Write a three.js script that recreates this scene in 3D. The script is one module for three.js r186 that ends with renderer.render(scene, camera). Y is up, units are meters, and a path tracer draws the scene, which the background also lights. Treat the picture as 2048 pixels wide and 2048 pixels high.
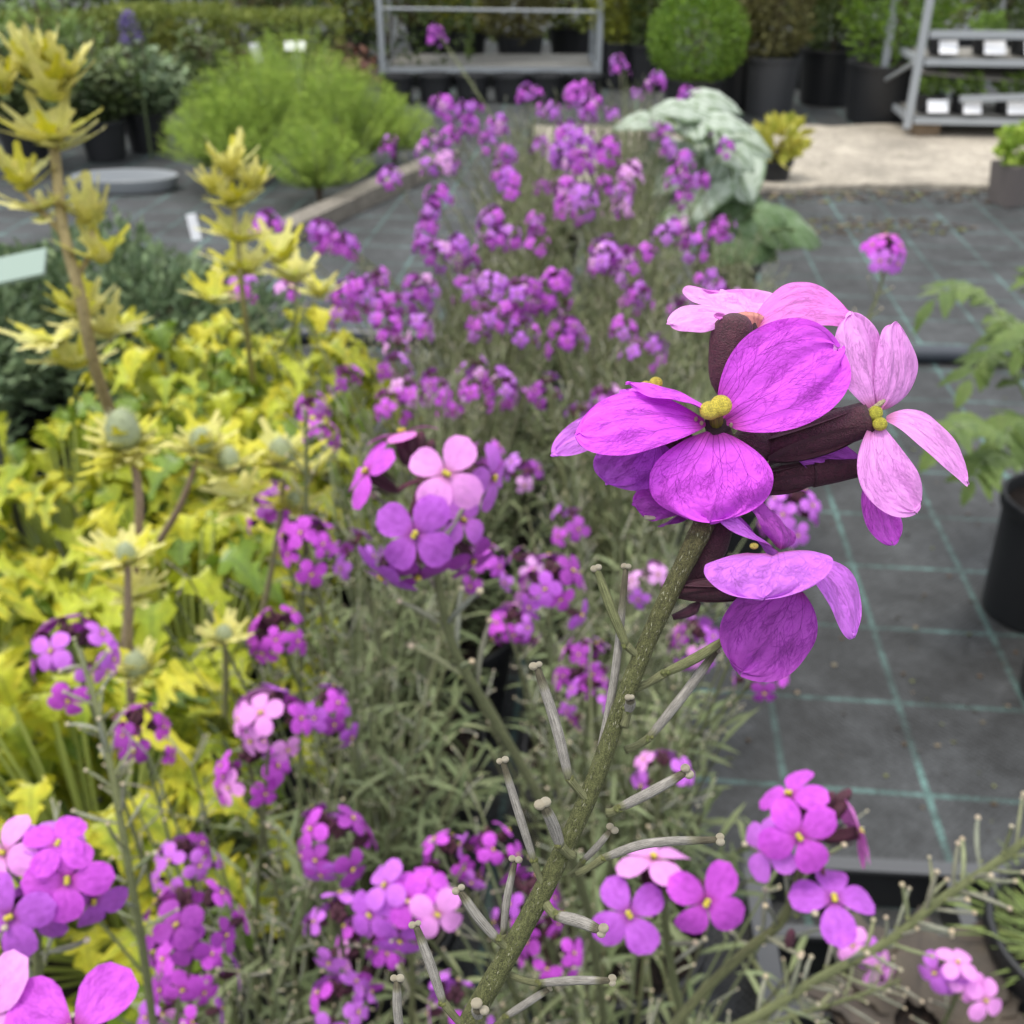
import * as THREE from 'three';
import { mergeGeometries } from 'three/addons/utils/BufferGeometryUtils.js';

// ------------------------------------------------------------------ camera, sky, sun, exposure
const EYE = 0.95, PITCH = 30.4 * Math.PI / 180, F = 2100, CP = Math.cos(PITCH), SP = Math.sin(PITCH);
const scene = new THREE.Scene();
const camera = new THREE.PerspectiveCamera(2 * Math.atan(1024 / F) * 180 / Math.PI, 1, 0.01, 200);
camera.position.set(0, EYE, 0);
camera.rotation.x = -PITCH;
camera.focus = 0.0885;
camera.userData.fStop = 62;
{
  // bright, evenly overcast sky: luminance rises from horizon to zenith, brighter round the veiled sun
  const w = 256, h = 128, d = new Float32Array(w * h * 4), s = new THREE.Vector3(-0.25, 0.95, 0.06).normalize(), v = new THREE.Vector3();
  for (let j = 0; j < h; j++) for (let i = 0; i < w; i++) {
    const el = ((j + 0.5) / h - 0.5) * Math.PI, az = ((i + 0.5) / w - 0.5) * 2 * Math.PI;
    v.set(Math.cos(el) * Math.cos(az), Math.sin(el), Math.cos(el) * Math.sin(az));
    const up = Math.max(0, v.y), L = (0.5 + 0.68 * up) * (1 + 0.9 * Math.pow(Math.max(0, v.dot(s)), 6)), k = (j * w + i) * 4;
    d[k] = L * 0.97; d[k + 1] = L * 1.0; d[k + 2] = L * 1.05; d[k + 3] = 1;
  }
  const t = new THREE.DataTexture(d, w, h, THREE.RGBAFormat, THREE.FloatType);
  t.mapping = THREE.EquirectangularReflectionMapping; t.magFilter = THREE.LinearFilter; t.needsUpdate = true;
  scene.background = t; scene.environment = t;
}
const sun = new THREE.DirectionalLight(0xfff3e0, 1.5);
sun.position.set(-2.4, 9.2, 0.6); sun.castShadow = true; sun.shadow.radius = 30;
sun.shadow.mapSize.set(2048, 2048);
Object.assign(sun.shadow.camera, { left: -6, right: 6, top: 6, bottom: -6, near: 0.5, far: 30 });
scene.add(sun, sun.target);
const renderer = new THREE.WebGLRenderer();
renderer.toneMapping = THREE.LinearToneMapping;
renderer.toneMappingExposure = 1.5;
renderer.shadowMap.enabled = true;

// ------------------------------------------------------------------ helpers
let seed = 7;
const rnd = () => { seed = (seed + 0x6D2B79F5) | 0; let t = Math.imul(seed ^ seed >>> 15, 1 | seed); t = t + Math.imul(t ^ t >>> 7, 61 | t) ^ t; return ((t ^ t >>> 14) >>> 0) / 4294967296; };
const R = (a, b) => a + (b - a) * rnd(), pick = (a) => a[Math.floor(rnd() * a.length)];
const V = (x, y, z) => new THREE.Vector3(x, y, z);
const clamp = (x, a = 0, b = 1) => Math.min(b, Math.max(a, x)), smooth = (a, b, x) => { const t = clamp((x - a) / (b - a)); return t * t * (3 - 2 * t); };
const at = (px, py, z) => { const u = (1024 - py) / F; return V((px - 1024) / F * z, EYE + z * (u * CP - SP), -z * (CP + u * SP)); };
const camDir = (x, y, z) => V(x, y * CP + z * SP, z * CP - y * SP);            // camera axes (z towards the viewer) to the world's
const depthAt = (py, h) => (EYE - h) / (SP - (1024 - py) / F * CP);           // depth of the level h seen on row py
const onLevel = (px, py, h = 0) => at(px, py, depthAt(py, h));
const YAW = 5.7 * Math.PI / 180;
const bed = (x0, fwd, y = 0) => V(x0 * Math.cos(YAW) + fwd * Math.sin(YAW), y, -fwd * Math.cos(YAW) + x0 * Math.sin(YAW));   // the mat's own axes

const taken = new Map();
const numbered = (n) => { const k = taken.get(n) ?? 0; taken.set(n, k + 1); return k ? `${n}_${String(k).padStart(3, '0')}` : n; };
function thing(name, label, category, pos = V(0, 0, 0), group) {
  const o = new THREE.Group(); o.name = numbered(name); o.position.copy(pos); scene.add(o);
  o.userData = { label, category }; if (group) o.userData.group = group;
  return o;
}
function part(name, geo, mat, parent, kind, label) {
  const m = new THREE.Mesh(geo, mat); m.name = name; m.castShadow = m.receiveShadow = true; parent.add(m);
  if (kind) m.userData.kind = kind;
  if (label) m.userData.label = label;
  return m;
}
function sub(name, parent, pos) { const g = new THREE.Group(); g.name = name; if (pos) g.position.copy(pos); parent.add(g); return g; }
function structure(name, geo, mat) { const m = part(name, geo, mat, scene); m.userData.kind = 'structure'; return m; }

// collects triangles with colour and uv, builds one geometry
class GB {
  constructor() { this.p = []; this.c = []; this.t = []; this.i = []; }
  v(p, c, u = 0, w = 0) { this.p.push(p.x, p.y, p.z); this.c.push(c[0], c[1], c[2]); this.t.push(u, w); return this.p.length / 3 - 1; }
  tri(a, b, c) { this.i.push(a, b, c); }
  quad(a, b, c, d) { this.i.push(a, b, c, a, c, d); }
  tube(pts, rad, seg, col, cap = true, uvS = 1) {
    const n = pts.length, rings = []; let up = null, len = 0;
    for (let k = 0; k < n; k++) {
      const d = V().subVectors(pts[Math.min(n - 1, k + 1)], pts[Math.max(0, k - 1)]).normalize();
      if (!up) up = Math.abs(d.y) > 0.9 ? V(1, 0, 0) : V(0, 1, 0);
      const x = V().crossVectors(up, d).normalize(), y = V().crossVectors(d, x).normalize(); up = y;
      if (k) len += pts[k].distanceTo(pts[k - 1]);
      const r = Array.isArray(rad) ? rad[k] : rad, c = typeof col === 'function' ? col(k / (n - 1)) : col, ring = [];
      for (let s = 0; s <= seg; s++) { const a = s / seg * Math.PI * 2; ring.push(this.v(V().copy(pts[k]).addScaledVector(x, Math.cos(a) * r).addScaledVector(y, Math.sin(a) * r), c, s / seg, len * uvS)); }
      rings.push(ring);
    }
    for (let k = 0; k + 1 < n; k++) for (let s = 0; s < seg; s++) this.quad(rings[k][s], rings[k][s + 1], rings[k + 1][s + 1], rings[k + 1][s]);
    if (cap) for (const e of [0, n - 1]) { const c = this.v(pts[e], typeof col === 'function' ? col(e ? 1 : 0) : col, 0.5, 0.5); for (let s = 0; s < seg; s++) e ? this.tri(c, rings[e][s], rings[e][s + 1]) : this.tri(c, rings[e][s + 1], rings[e][s]); }
    return this;
  }
  // narrow leaf: base, direction, side direction, length, half width, droop, fold
  leaf(b, d, s, L, w, droop, fold, c0, c1, n = 3, power = 0.8) {
    const up = V().crossVectors(s, d).normalize(), rows = [];
    for (let k = 0; k <= n; k++) {
      const t = k / n, ww = w * Math.pow(Math.sin(Math.PI * clamp(0.06 + 0.94 * t)), power), m = V().copy(b).addScaledVector(d, L * t).addScaledVector(up, -droop * L * t * t);
      const c = [0, 1, 2].map((i) => c0[i] + (c1[i] - c0[i]) * t);
      rows.push([this.v(V().copy(m).addScaledVector(s, -ww).addScaledVector(up, fold * ww), c, 0, t), this.v(m, c, 0.5, t), this.v(V().copy(m).addScaledVector(s, ww).addScaledVector(up, fold * ww), c, 1, t)]);
    }
    for (let k = 0; k < n; k++) for (let j = 0; j < 2; j++) this.quad(rows[k][j], rows[k][j + 1], rows[k + 1][j + 1], rows[k + 1][j]);
  }
  ball(c, rx, ry, rz, col, n = 6, m = 4) {
    const rows = [];
    for (let j = 0; j <= m; j++) { const el = -Math.PI / 2 + Math.PI * j / m, r = []; for (let i = 0; i <= n; i++) { const a = i / n * Math.PI * 2; r.push(this.v(V(c.x + rx * Math.cos(el) * Math.cos(a), c.y + ry * Math.sin(el), c.z + rz * Math.cos(el) * Math.sin(a)), col, i / n, j / m)); } rows.push(r); }
    for (let j = 0; j < m; j++) for (let i = 0; i < n; i++) this.quad(rows[j][i], rows[j + 1][i], rows[j + 1][i + 1], rows[j][i + 1]);
  }
  geo() {
    const g = new THREE.BufferGeometry();
    g.setAttribute('position', new THREE.Float32BufferAttribute(this.p, 3));
    g.setAttribute('color', new THREE.Float32BufferAttribute(this.c, 3));
    g.setAttribute('uv', new THREE.Float32BufferAttribute(this.t, 2));
    g.setIndex(this.i); g.computeVertexNormals(); return g;
  }
}
const curve = (pts, n) => new THREE.CatmullRomCurve3(pts).getPoints(n);
const bez = (a, b, c, n) => new THREE.QuadraticBezierCurve3(a, b, c).getPoints(n);
const jit = (c, k) => { const m = R(1 - k, 1 + k); return [c[0] * m * R(0.94, 1.06), c[1] * m, c[2] * m * R(0.94, 1.06)]; };
const box = (w, h, d, x = 0, y = 0, z = 0) => new THREE.BoxGeometry(w, h, d).translate(x, y, z);
const rod = (a, b, r, seg = 8) => new GB().tube([a, b], r, seg, [1, 1, 1]).geo();

// ------------------------------------------------------------------ textures
function tileNoise(n, cells) {                                                // tileable value noise, n x n
  const g = new Float32Array(cells * cells).map(() => rnd()), o = new Float32Array(n * n);
  for (let y = 0; y < n; y++) for (let x = 0; x < n; x++) {
    const fx = x / n * cells, fy = y / n * cells, x0 = Math.floor(fx), y0 = Math.floor(fy), a = fx - x0, b = fy - y0, sx = a * a * (3 - 2 * a), sy = b * b * (3 - 2 * b);
    const q = (i, j) => g[((j % cells) * cells) + (i % cells)];
    o[y * n + x] = (q(x0, y0) * (1 - sx) + q(x0 + 1, y0) * sx) * (1 - sy) + (q(x0, y0 + 1) * (1 - sx) + q(x0 + 1, y0 + 1) * sx) * sy;
  }
  return o;
}
const fbm = (n, list) => { const o = new Float32Array(n * n); let s = 0; for (const [c, a] of list) { const t = tileNoise(n, c); s += a; for (let k = 0; k < o.length; k++) o[k] += t[k] * a; } for (let k = 0; k < o.length; k++) o[k] /= s; return o; };
function tex(n, fn, srgb = true, m = n) {
  const d = new Uint8Array(n * m * 4);
  for (let y = 0; y < m; y++) for (let x = 0; x < n; x++) { const c = fn(x, y, y * n + x), k = (y * n + x) * 4; d[k] = clamp(c[0]) * 255; d[k + 1] = clamp(c[1]) * 255; d[k + 2] = clamp(c[2]) * 255; d[k + 3] = 255; }
  const t = new THREE.DataTexture(d, n, m, THREE.RGBAFormat); t.wrapS = t.wrapT = THREE.RepeatWrapping; t.magFilter = THREE.LinearFilter; t.minFilter = THREE.LinearMipmapLinearFilter; t.generateMipmaps = true;
  if (srgb) t.colorSpace = THREE.SRGBColorSpace; t.needsUpdate = true; return t;
}
const grey = (v) => [v, v, v];
// petal: fan of fine forked veins, drawn on a canvas, read as colour and as relief
const veins = (() => {
  const W = 1024, c = document.createElement('canvas'); c.width = c.height = W; const g = c.getContext('2d');
  g.fillStyle = '#fff'; g.fillRect(0, 0, W, W); g.lineCap = 'round';
  const line = (x, y, a, len, w, depth) => {
    const n = 9; let px = x, py = y, aa = a;
    g.strokeStyle = `rgba(${112 + depth * 14},16,${128 + depth * 14},${0.44 - depth * 0.06})`;
    for (let k = 0; k < n; k++) { aa += R(-0.1, 0.1); const nx = px + Math.sin(aa) * len / n, ny = py + Math.cos(aa) * len / n; g.lineWidth = Math.max(1.5, w * (1 - 0.6 * k / n)); g.beginPath(); g.moveTo(px, py); g.lineTo(nx, ny); g.stroke(); px = nx; py = ny; if (depth < 3 && k > 1 && rnd() < 0.42) line(px, py, aa + pick([-1, 1]) * R(0.25, 0.6), len * R(0.3, 0.55), w * 0.62, depth + 1); }
    if (depth < 3) { line(px, py, aa - R(0.12, 0.3), len * 0.42, w * 0.5, depth + 1); line(px, py, aa + R(0.12, 0.3), len * 0.42, w * 0.5, depth + 1); }
  };
  for (let k = 0; k < 13; k++) { const s = (k - 6) / 6; line(W / 2 + s * W * 0.32, 4, s * 0.42 + R(-0.05, 0.05), W * R(0.42, 0.6), 7 - Math.abs(s) * 3, 0); }
  const im = g.getImageData(0, 0, W, W).data;
  return { W, at: (x, y) => { const k = (y * W + x) * 4; return [im[k] / 255, im[k + 1] / 255, im[k + 2] / 255]; } };
})();
const blotch = fbm(1024, [[6, 1], [17, 0.8], [60, 0.6], [210, 0.7]]);
const petalTex = tex(1024, (x, y, k) => { const c = veins.at(x, y), b = 0.97 + 0.12 * (blotch[k] - 0.5) * 2; return [c[0] * b, c[1] * (0.8 + 0.36 * blotch[k]), c[2] * b]; });
const petalSoft = tex(1024, (x, y, k) => { const c = veins.at(x, y).map((v) => 0.5 + 0.5 * v), b = 0.96 + 0.12 * (blotch[k] - 0.5) * 2; return [c[0] * b + 0.03, (0.35 + 0.65 * c[1]) * (0.86 + 0.28 * blotch[k]), c[2] * b + 0.03]; });
const crink = fbm(1024, [[10, 1], [26, 1.2], [70, 0.6]]);
const petalBump = tex(1024, (x, y, k) => grey(0.1 + 0.4 * veins.at(x, y)[1] + 0.5 * crink[k]), false);
const grain = fbm(512, [[8, 1], [30, 1], [120, 1], [256, 1]]);
const streak = (() => { const a = tileNoise(512, 64), o = new Float32Array(512 * 512); for (let y = 0; y < 512; y++) for (let x = 0; x < 512; x++) o[y * 512 + x] = 0.6 * a[((y >> 4) * 512 + x)] + 0.4 * grain[y * 512 + x]; return o; })();
const barkTex = tex(512, (x, y, k) => grey(0.84 + 0.4 * (streak[k] - 0.5) + 0.25 * (grain[k] - 0.5) + (grain[(k * 7) % 262144] > 0.62 ? 0.16 : 0)));
const barkBump = tex(512, (x, y, k) => grey(0.5 + (streak[k] - 0.5) * 1.2), false);
const mottle = fbm(512, [[14, 0.6], [50, 1], [150, 1.2]]);
const hairTex = tex(512, (x, y, k) => { const v = 0.86 + (mottle[k] - 0.5) * 1.1; return [v + 0.05, v, v + 0.02]; });
const hairBump = tex(512, (x, y, k) => grey(mottle[k]), false);
const downy = fbm(512, [[20, 0.5], [90, 1], [256, 1.4]]);
const sepalTex = tex(512, (x, y, k) => { const v = 0.84 + (downy[k] - 0.5) * 0.9; return [v, v * 0.97, v]; });
const sepalBump = tex(512, (x, y, k) => grey(downy[k]), false);
const rindTex = tex(512, (x, y, k) => { const v = 0.84 + (downy[k] - 0.5) * 1.0 + (mottle[k] - 0.5) * 0.5 + (streak[k] - 0.5) * 0.12; return [v * 1.0, v, v * 0.93]; });
const leafTex = tex(512, (x, y, k) => grey(0.93 + 0.4 * (mottle[k] - 0.5) - 0.16 * Math.exp(-Math.pow((x - 256) / 14, 2))));
// woven ground cover: tile of 0.68 m with four marker threads each way, tape weave and dust
const MAT = 0.68;
const matDust = fbm(1024, [[5, 1], [13, 1], [40, 0.8], [130, 0.6]]), matFine = fbm(1024, [[90, 1], [300, 1.4]]);
const matTex = tex(1024, (x, y, k) => {
  const px = (x / 1024 * MAT) % 0.17, py = (y / 1024 * MAT) % 0.17, line = Math.abs(px - 0.085) < 0.0045 || Math.abs(py - 0.085) < 0.0036;
  const wv = 0.93 + 0.07 * Math.sin(x * 1.57) * Math.sin(y * 1.57), dust = 0.62 + 0.95 * (matDust[k] - 0.3), f = 0.82 + 0.36 * matFine[k];
  const worn = line ? clamp(1.35 - 1.35 * matFine[(k * 3) % 1048576] + 0.6 * (matDust[k] - 0.5)) : 0;
  const base = [0.27, 0.28, 0.29], g = [0.38, 0.53, 0.51];
  return [0, 1, 2].map((i) => (base[i] + (g[i] - base[i]) * worn) * wv * dust * f);
});
const matBump = tex(512, (x, y) => grey(0.5 + 0.5 * Math.sin(x * 0.785) * Math.sin(y * 0.785)), false);
const gritA = fbm(1024, [[4, 1], [11, 0.9], [45, 0.8], [200, 1], [512, 1]]);
const gritTex = tex(1024, (x, y, k) => { const v = 0.84 + (gritA[k] - 0.5) * 0.75; return [v, v * 0.985, v * 0.96]; });
const gritBump = tex(1024, (x, y, k) => grey(gritA[k]), false);
const soilTex = tex(512, (x, y, k) => grey(0.55 + 1.3 * (mottle[k] - 0.5)));

const std = (o) => new THREE.MeshStandardMaterial({ roughness: 0.8, ...o });
const phys = (o) => new THREE.MeshPhysicalMaterial({ roughness: 0.8, side: THREE.DoubleSide, ...o });
const lin = (r, g, b) => new THREE.Color().setRGB(r, g, b);
const petalMat = (r, g, b) => phys({ color: lin(r, g, b), map: g > 0.12 ? petalSoft : petalTex, bumpMap: petalBump, bumpScale: 0.00018, vertexColors: true, roughness: 0.62, specularIntensity: 0.45, transmission: 0.26, thickness: 0 });
const tint = { bright: [0.74, 0.09, 0.86], magenta: [0.66, 0.10, 0.75], violet: [0.52, 0.12, 0.70], pink: [0.85, 0.33, 0.84], lilac: [0.62, 0.17, 0.79], deep: [0.39, 0.06, 0.46], rose: [0.78, 0.2, 0.70] };
const PET = Object.fromEntries(Object.entries(tint).map(([k, c]) => [k, petalMat(...c)]));
const M = {
  sepal: phys({ color: lin(0.082, 0.019, 0.036), map: sepalTex, bumpMap: sepalBump, bumpScale: 0.00016, roughness: 0.6, vertexColors: true, sheen: 0.25, sheenColor: lin(0.6, 0.4, 0.5), sheenRoughness: 0.6 }),
  stigma: std({ color: lin(0.92, 0.80, 0.10), roughness: 0.6, vertexColors: true, map: sepalTex, bumpMap: sepalBump, bumpScale: 0.00012 }),
  stem: phys({ color: lin(0.16, 0.155, 0.07), map: rindTex, bumpMap: sepalBump, bumpScale: 0.0003, vertexColors: true, roughness: 0.85 }),
  pod: phys({ color: lin(0.40, 0.39, 0.34), map: barkTex, bumpMap: barkBump, bumpScale: 0.00018, vertexColors: true, roughness: 0.8 }),
  knob: std({ color: lin(0.86, 0.78, 0.60), bumpMap: hairBump, bumpScale: 0.0005, roughness: 0.85, vertexColors: true }),
  leafy: phys({ color: lin(1, 1, 1), vertexColors: true, roughness: 0.8, transmission: 0.22, thickness: 0 }),
  leafMap: phys({ color: lin(1, 1, 1), map: leafTex, vertexColors: true, roughness: 0.7, transmission: 0.3, thickness: 0 }),
  plain: std({ color: lin(1, 1, 1), vertexColors: true, roughness: 0.85 }),
  pot: std({ color: lin(0.018, 0.019, 0.022), roughness: 0.48 }),
  potGrey: std({ color: lin(0.05, 0.052, 0.058), roughness: 0.55 }),
  soil: std({ color: lin(0.075, 0.04, 0.026), map: soilTex, bumpMap: hairBump, bumpScale: 0.01, roughness: 1 }),
  tray: std({ color: lin(0.03, 0.032, 0.036), roughness: 0.5 }),
  steel: std({ color: lin(0.40, 0.43, 0.46), roughness: 0.45, metalness: 0.2 }),
  deck: std({ color: lin(0.34, 0.34, 0.33), roughness: 0.9, map: gritTex }),
  wood: std({ color: lin(0.30, 0.22, 0.145), roughness: 0.9, map: barkTex }),
  white: std({ color: lin(0.85, 0.85, 0.86), roughness: 0.6 }),
  label: std({ color: lin(0.86, 0.87, 0.9), roughness: 0.5 }),
};

// ------------------------------------------------------------------ the setting: ground cover, path
{
  const g = new GB(), S = 70, P = 0.172, T = 4 * P;
  const xs = [-S, -6, -3, -1, 0, 1, 3, 6, S], fs = [-S, -1, 0, 1, 2, 3, 4, 6, 9, S];
  const id = fs.map((f) => xs.map((x) => g.v(bed(x, f), [1, 1, 1], (x - 0.07 + P / 2) / T, (f - 0.119 + P / 2) / T)));
  for (let j = 0; j + 1 < fs.length; j++) for (let i = 0; i + 1 < xs.length; i++) g.quad(id[j][i], id[j][i + 1], id[j + 1][i + 1], id[j + 1][i]);
  structure('ground', g.geo(), std({ color: lin(1, 1, 1), map: matTex, bumpMap: matBump, bumpScale: 0.002, roughness: 0.62 }));
}
{
  const sh = new THREE.Shape(), near = [], n = 60;
  for (let k = 0; k <= n; k++) { const x = 0.1 + 4.9 * k / n; near.push([x, 3.98 + R(-0.022, 0.022) + 0.02 * Math.sin(x * 5)]); }
  sh.moveTo(near[0][0], near[0][1]); for (const [x, f] of near.slice(1)) sh.lineTo(x, f);
  for (let k = 0; k <= n; k++) { const x = 5 - 4.9 * k / n; sh.lineTo(x, 5.18 + R(-0.04, 0.04) - 0.05 * (5 - x) / 5); }
  const g = new THREE.ExtrudeGeometry(sh, { depth: 0.022, bevelEnabled: true, bevelSize: 0.006, bevelThickness: 0.006, bevelSegments: 1 });
  g.rotateX(-Math.PI / 2);
  const m = gritTex.clone(); m.repeat.set(0.9, 0.9); const b = gritBump.clone(); b.repeat.set(0.9, 0.9);
  structure('path', g, std({ color: lin(0.50, 0.465, 0.41), map: m, bumpMap: b, bumpScale: 0.005, roughness: 0.95 }));
  // litter swept against the edge of the path, crumbs of soil on the mat
  const l = new GB(), bits = [[0.075, 0.05, 0.03], [0.16, 0.13, 0.09], [0.05, 0.045, 0.04], [0.12, 0.13, 0.05]];
  const crumb = (p, s) => { const c = jit(pick(bits), 0.3); l.ball(p, s * R(0.6, 1.4), s * R(0.25, 0.5), s * R(0.6, 1.4), c, 5, 3); };
  for (let k = 0; k < 700; k++) crumb(V(R(0.6, 3.2), 0.003, -3.96 + Math.pow(rnd(), 2) * 0.16), R(0.003, 0.013));
  for (let k = 0; k < 260; k++) { const a = R(0, 6.3), r = Math.pow(rnd(), 0.7); crumb(onLevel(1700, 455).add(V(Math.cos(a) * r * 0.42, 0.003, Math.sin(a) * r * 0.13)), R(0.003, 0.012)); }
  for (let k = 0; k < 240; k++) crumb(V(R(1.15, 2.2), 0.003, R(-5.25, -5.05)), R(0.004, 0.014));
  for (let k = 0; k < 130; k++) crumb(onLevel(R(1450, 2040), R(700, 1750)).setY(0.002), R(0.0012, 0.004));
  for (let k = 0; k < 30; k++) crumb(V(R(1, 3), 0.028, R(-4.9, -4.1)), R(0.004, 0.009));
  const o = part('soil_crumbs', l.geo(), M.plain, scene, 'stuff'); o.userData.label = 'scattered crumbs of soil and leaf litter along the pale path edge'; o.userData.category = 'litter';
}
// raised lip of the standing bed, running right across behind the flowers
{
  const a = onLevel(560, 668, 0.02), b = onLevel(2300, 722, 0.02), o = thing('bed_edging', 'long black plastic edging strip lying across the dark ground cover', 'edging', V(0, 0, 0));
  const n = 22, pts = [], d = V().subVectors(b, a);
  for (let k = 0; k <= n; k++) pts.push(V().copy(a).addScaledVector(d, k / n).add(V(0, R(-0.002, 0.002), R(-0.004, 0.004))));
  part('strip', new GB().tube(pts, 0.021, 10, [1, 1, 1]).geo(), std({ color: lin(0.035, 0.042, 0.055), roughness: 0.38 }), o);
  part('skirt', (() => { const g = new GB(), dz = V(0, 0, 0.05); for (let k = 0; k < n; k++) { const p = pts[k], q = pts[k + 1], A = g.v(p.clone().setY(0.024), [1, 1, 1]), B = g.v(q.clone().setY(0.024), [1, 1, 1]), C = g.v(q.clone().setY(0.003).add(V(0, 0, -0.06)), [1, 1, 1]), D = g.v(p.clone().setY(0.003).add(V(0, 0, -0.06)), [1, 1, 1]); g.quad(A, B, C, D); } return g.geo(); })(), phys({ color: lin(0.05, 0.055, 0.06), roughness: 0.6 }), o);
}
{
  const a = onLevel(560, 470, 0.03), b = onLevel(905, 312, 0.03), o = thing('timber_kerb', 'weathered grey timber edging the bed beside the feathery green bush', 'kerb', V().copy(a).lerp(b, 0.5).setY(0));
  const L = a.distanceTo(b), ang = Math.atan2(-(b.z - a.z), b.x - a.x);
  for (let k = 0; k < 3; k++) { const m = part('plank', new THREE.BoxGeometry(L / 3 - 0.006, 0.055 + 0.004 * (k % 2), 0.085, 6, 1, 1).translate((k - 1) * L / 3, 0.029, R(-0.006, 0.006)), std({ color: lin(0.25, 0.225, 0.19), map: barkTex, roughness: 0.95 }), o); m.rotation.y = ang; }
}

// ------------------------------------------------------------------ pots
function potGeo(rt, rb, h, seg = 28) {
  const p = [[0.001, 0.004], [rb - 0.004, 0.004], [rb, 0.001], [rb + 0.002, 0.006], [rt - 0.004, h - 0.022], [rt + 0.002, h - 0.02], [rt + 0.003, h - 0.002], [rt, h], [rt - 0.004, h - 0.002], [rt - 0.008, h - 0.03], [rt - 0.012, h - 0.06]].map(([x, y]) => new THREE.Vector2(x, y));
  return new THREE.LatheGeometry(p, seg);
}
function soilGeo(r, y) {
  const g = new THREE.CircleGeometry(r, 20, 0, Math.PI * 2).rotateX(-Math.PI / 2).translate(0, y, 0); return g;
}
const POT = { r: 0.088, h: 0.165 };
const gPot = potGeo(POT.r, 0.064, POT.h), gSoil = soilGeo(POT.r - 0.006, POT.h - 0.018);
const gPotBig = potGeo(0.17, 0.13, 0.27), gSoilBig = soilGeo(0.162, 0.245);

// ------------------------------------------------------------------ far shrubs: many small leaves over a shaped body
const GREEN = { box: [[0.13, 0.175, 0.022], [0.26, 0.30, 0.05]], dark: [[0.04, 0.075, 0.014], [0.12, 0.175, 0.03]], gold: [[0.22, 0.25, 0.02], [0.38, 0.40, 0.045]], ball: [[0.08, 0.17, 0.006], [0.17, 0.29, 0.015]], brown: [[0.12, 0.115, 0.035], [0.2, 0.19, 0.06]], blue: [[0.075, 0.13, 0.06], [0.21, 0.29, 0.14]], lime: [[0.22, 0.35, 0.03], [0.42, 0.55, 0.08]], grass: [[0.10, 0.18, 0.02], [0.2, 0.32, 0.05]], red: [[0.13, 0.04, 0.03], [0.2, 0.09, 0.06]], silver: [[0.42, 0.5, 0.4], [0.6, 0.66, 0.58]] };
const mixc = (p, t) => [0, 1, 2].map((i) => p[0][i] + (p[1][i] - p[0][i]) * t);
// place(): returns {p, n}: a point in the crown and its outward direction
function leafMass(n, place, len, wid, pal, up = 0.3) {
  const g = new GB();
  for (let k = 0; k < n; k++) {
    const { p, n: o } = place(), d = V(o.x + R(-0.8, 0.8), o.y + up + R(-0.7, 0.7), o.z + R(-0.8, 0.8)).normalize(), s = V().crossVectors(d, V(R(-1, 1), R(-1, 1), R(-1, 1))).normalize(), c = mixc(pal, rnd());
    g.leaf(p, d, s, len * R(0.7, 1.3), wid * R(0.8, 1.2), R(0, 0.3), 0.3, jit(c, 0.18), jit(c, 0.18), 2, 0.7);
  }
  return g.geo();
}
const inBall = (rx, ry, rz, cy, lump = 0.12) => { const ph = [R(0, 6), R(0, 6), R(0, 6)]; return () => { let v; do v = V(R(-1, 1), R(-1, 1), R(-1, 1)); while (v.length() > 1 || v.length() < 0.1); v.normalize(); const l = 1 + lump * (Math.sin(v.x * 5 + ph[0]) * Math.sin(v.y * 6 + ph[1]) + Math.sin(v.z * 7 + ph[2]) * 0.6), q = Math.pow(rnd(), 0.22) * l; return { p: V(v.x * rx * q, cy + v.y * ry * q, v.z * rz * q), n: v }; }; };
const inBox = (w, h, d, y0) => () => { const f = rnd(), p = V(R(-0.5, 0.5) * w, y0 + R(0, 1) * h, R(-0.5, 0.5) * d); let n; if (f < 0.45) { p.z = d / 2 - Math.pow(rnd(), 2) * 0.06; n = V(0, 0, 1); } else if (f < 0.85) { p.y = y0 + h - Math.pow(rnd(), 2) * 0.05; n = V(0, 1, 0); } else { p.x = (rnd() < 0.5 ? -1 : 1) * w / 2; n = V(Math.sign(p.x), 0, 0); } return { p, n }; };
function branches(n, h, spread, y0, r = 0.006) { const g = new GB(); for (let k = 0; k < n; k++) { const a = R(0, 6.3), s = R(0.2, 1) * spread; g.tube(bez(V(0, y0, 0), V(Math.cos(a) * s * 0.3, y0 + h * 0.6, Math.sin(a) * s * 0.3), V(Math.cos(a) * s, y0 + h * R(0.7, 1), Math.sin(a) * s), 4), [r, r * 0.8, r * 0.6, r * 0.5, r * 0.3], 5, [0.09, 0.065, 0.04]); } return g.geo(); }
function shrub(name, label, category, pos, foliage, o = {}) {
  const t = thing(name, label, category, pos, o.group); t.rotation.y = o.turn ?? R(0, 6);
  if (o.pot) { const [rt, rb, h] = o.pot; part('pot', potGeo(rt, rb, h, 22), o.potMat ?? M.pot, t); part('soil', soilGeo(rt - 0.008, h - 0.03), M.soil, t); }
  part('branches', o.wood ?? branches(9, o.h ?? 0.3, o.spread ?? 0.12, o.pot ? o.pot[2] - 0.03 : 0), M.plain, t, 'stuff');
  part('foliage', foliage, o.mat ?? M.leafy, t, 'stuff');
  return t;
}
const G = (px, py) => onLevel(px, py, 0);
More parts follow.
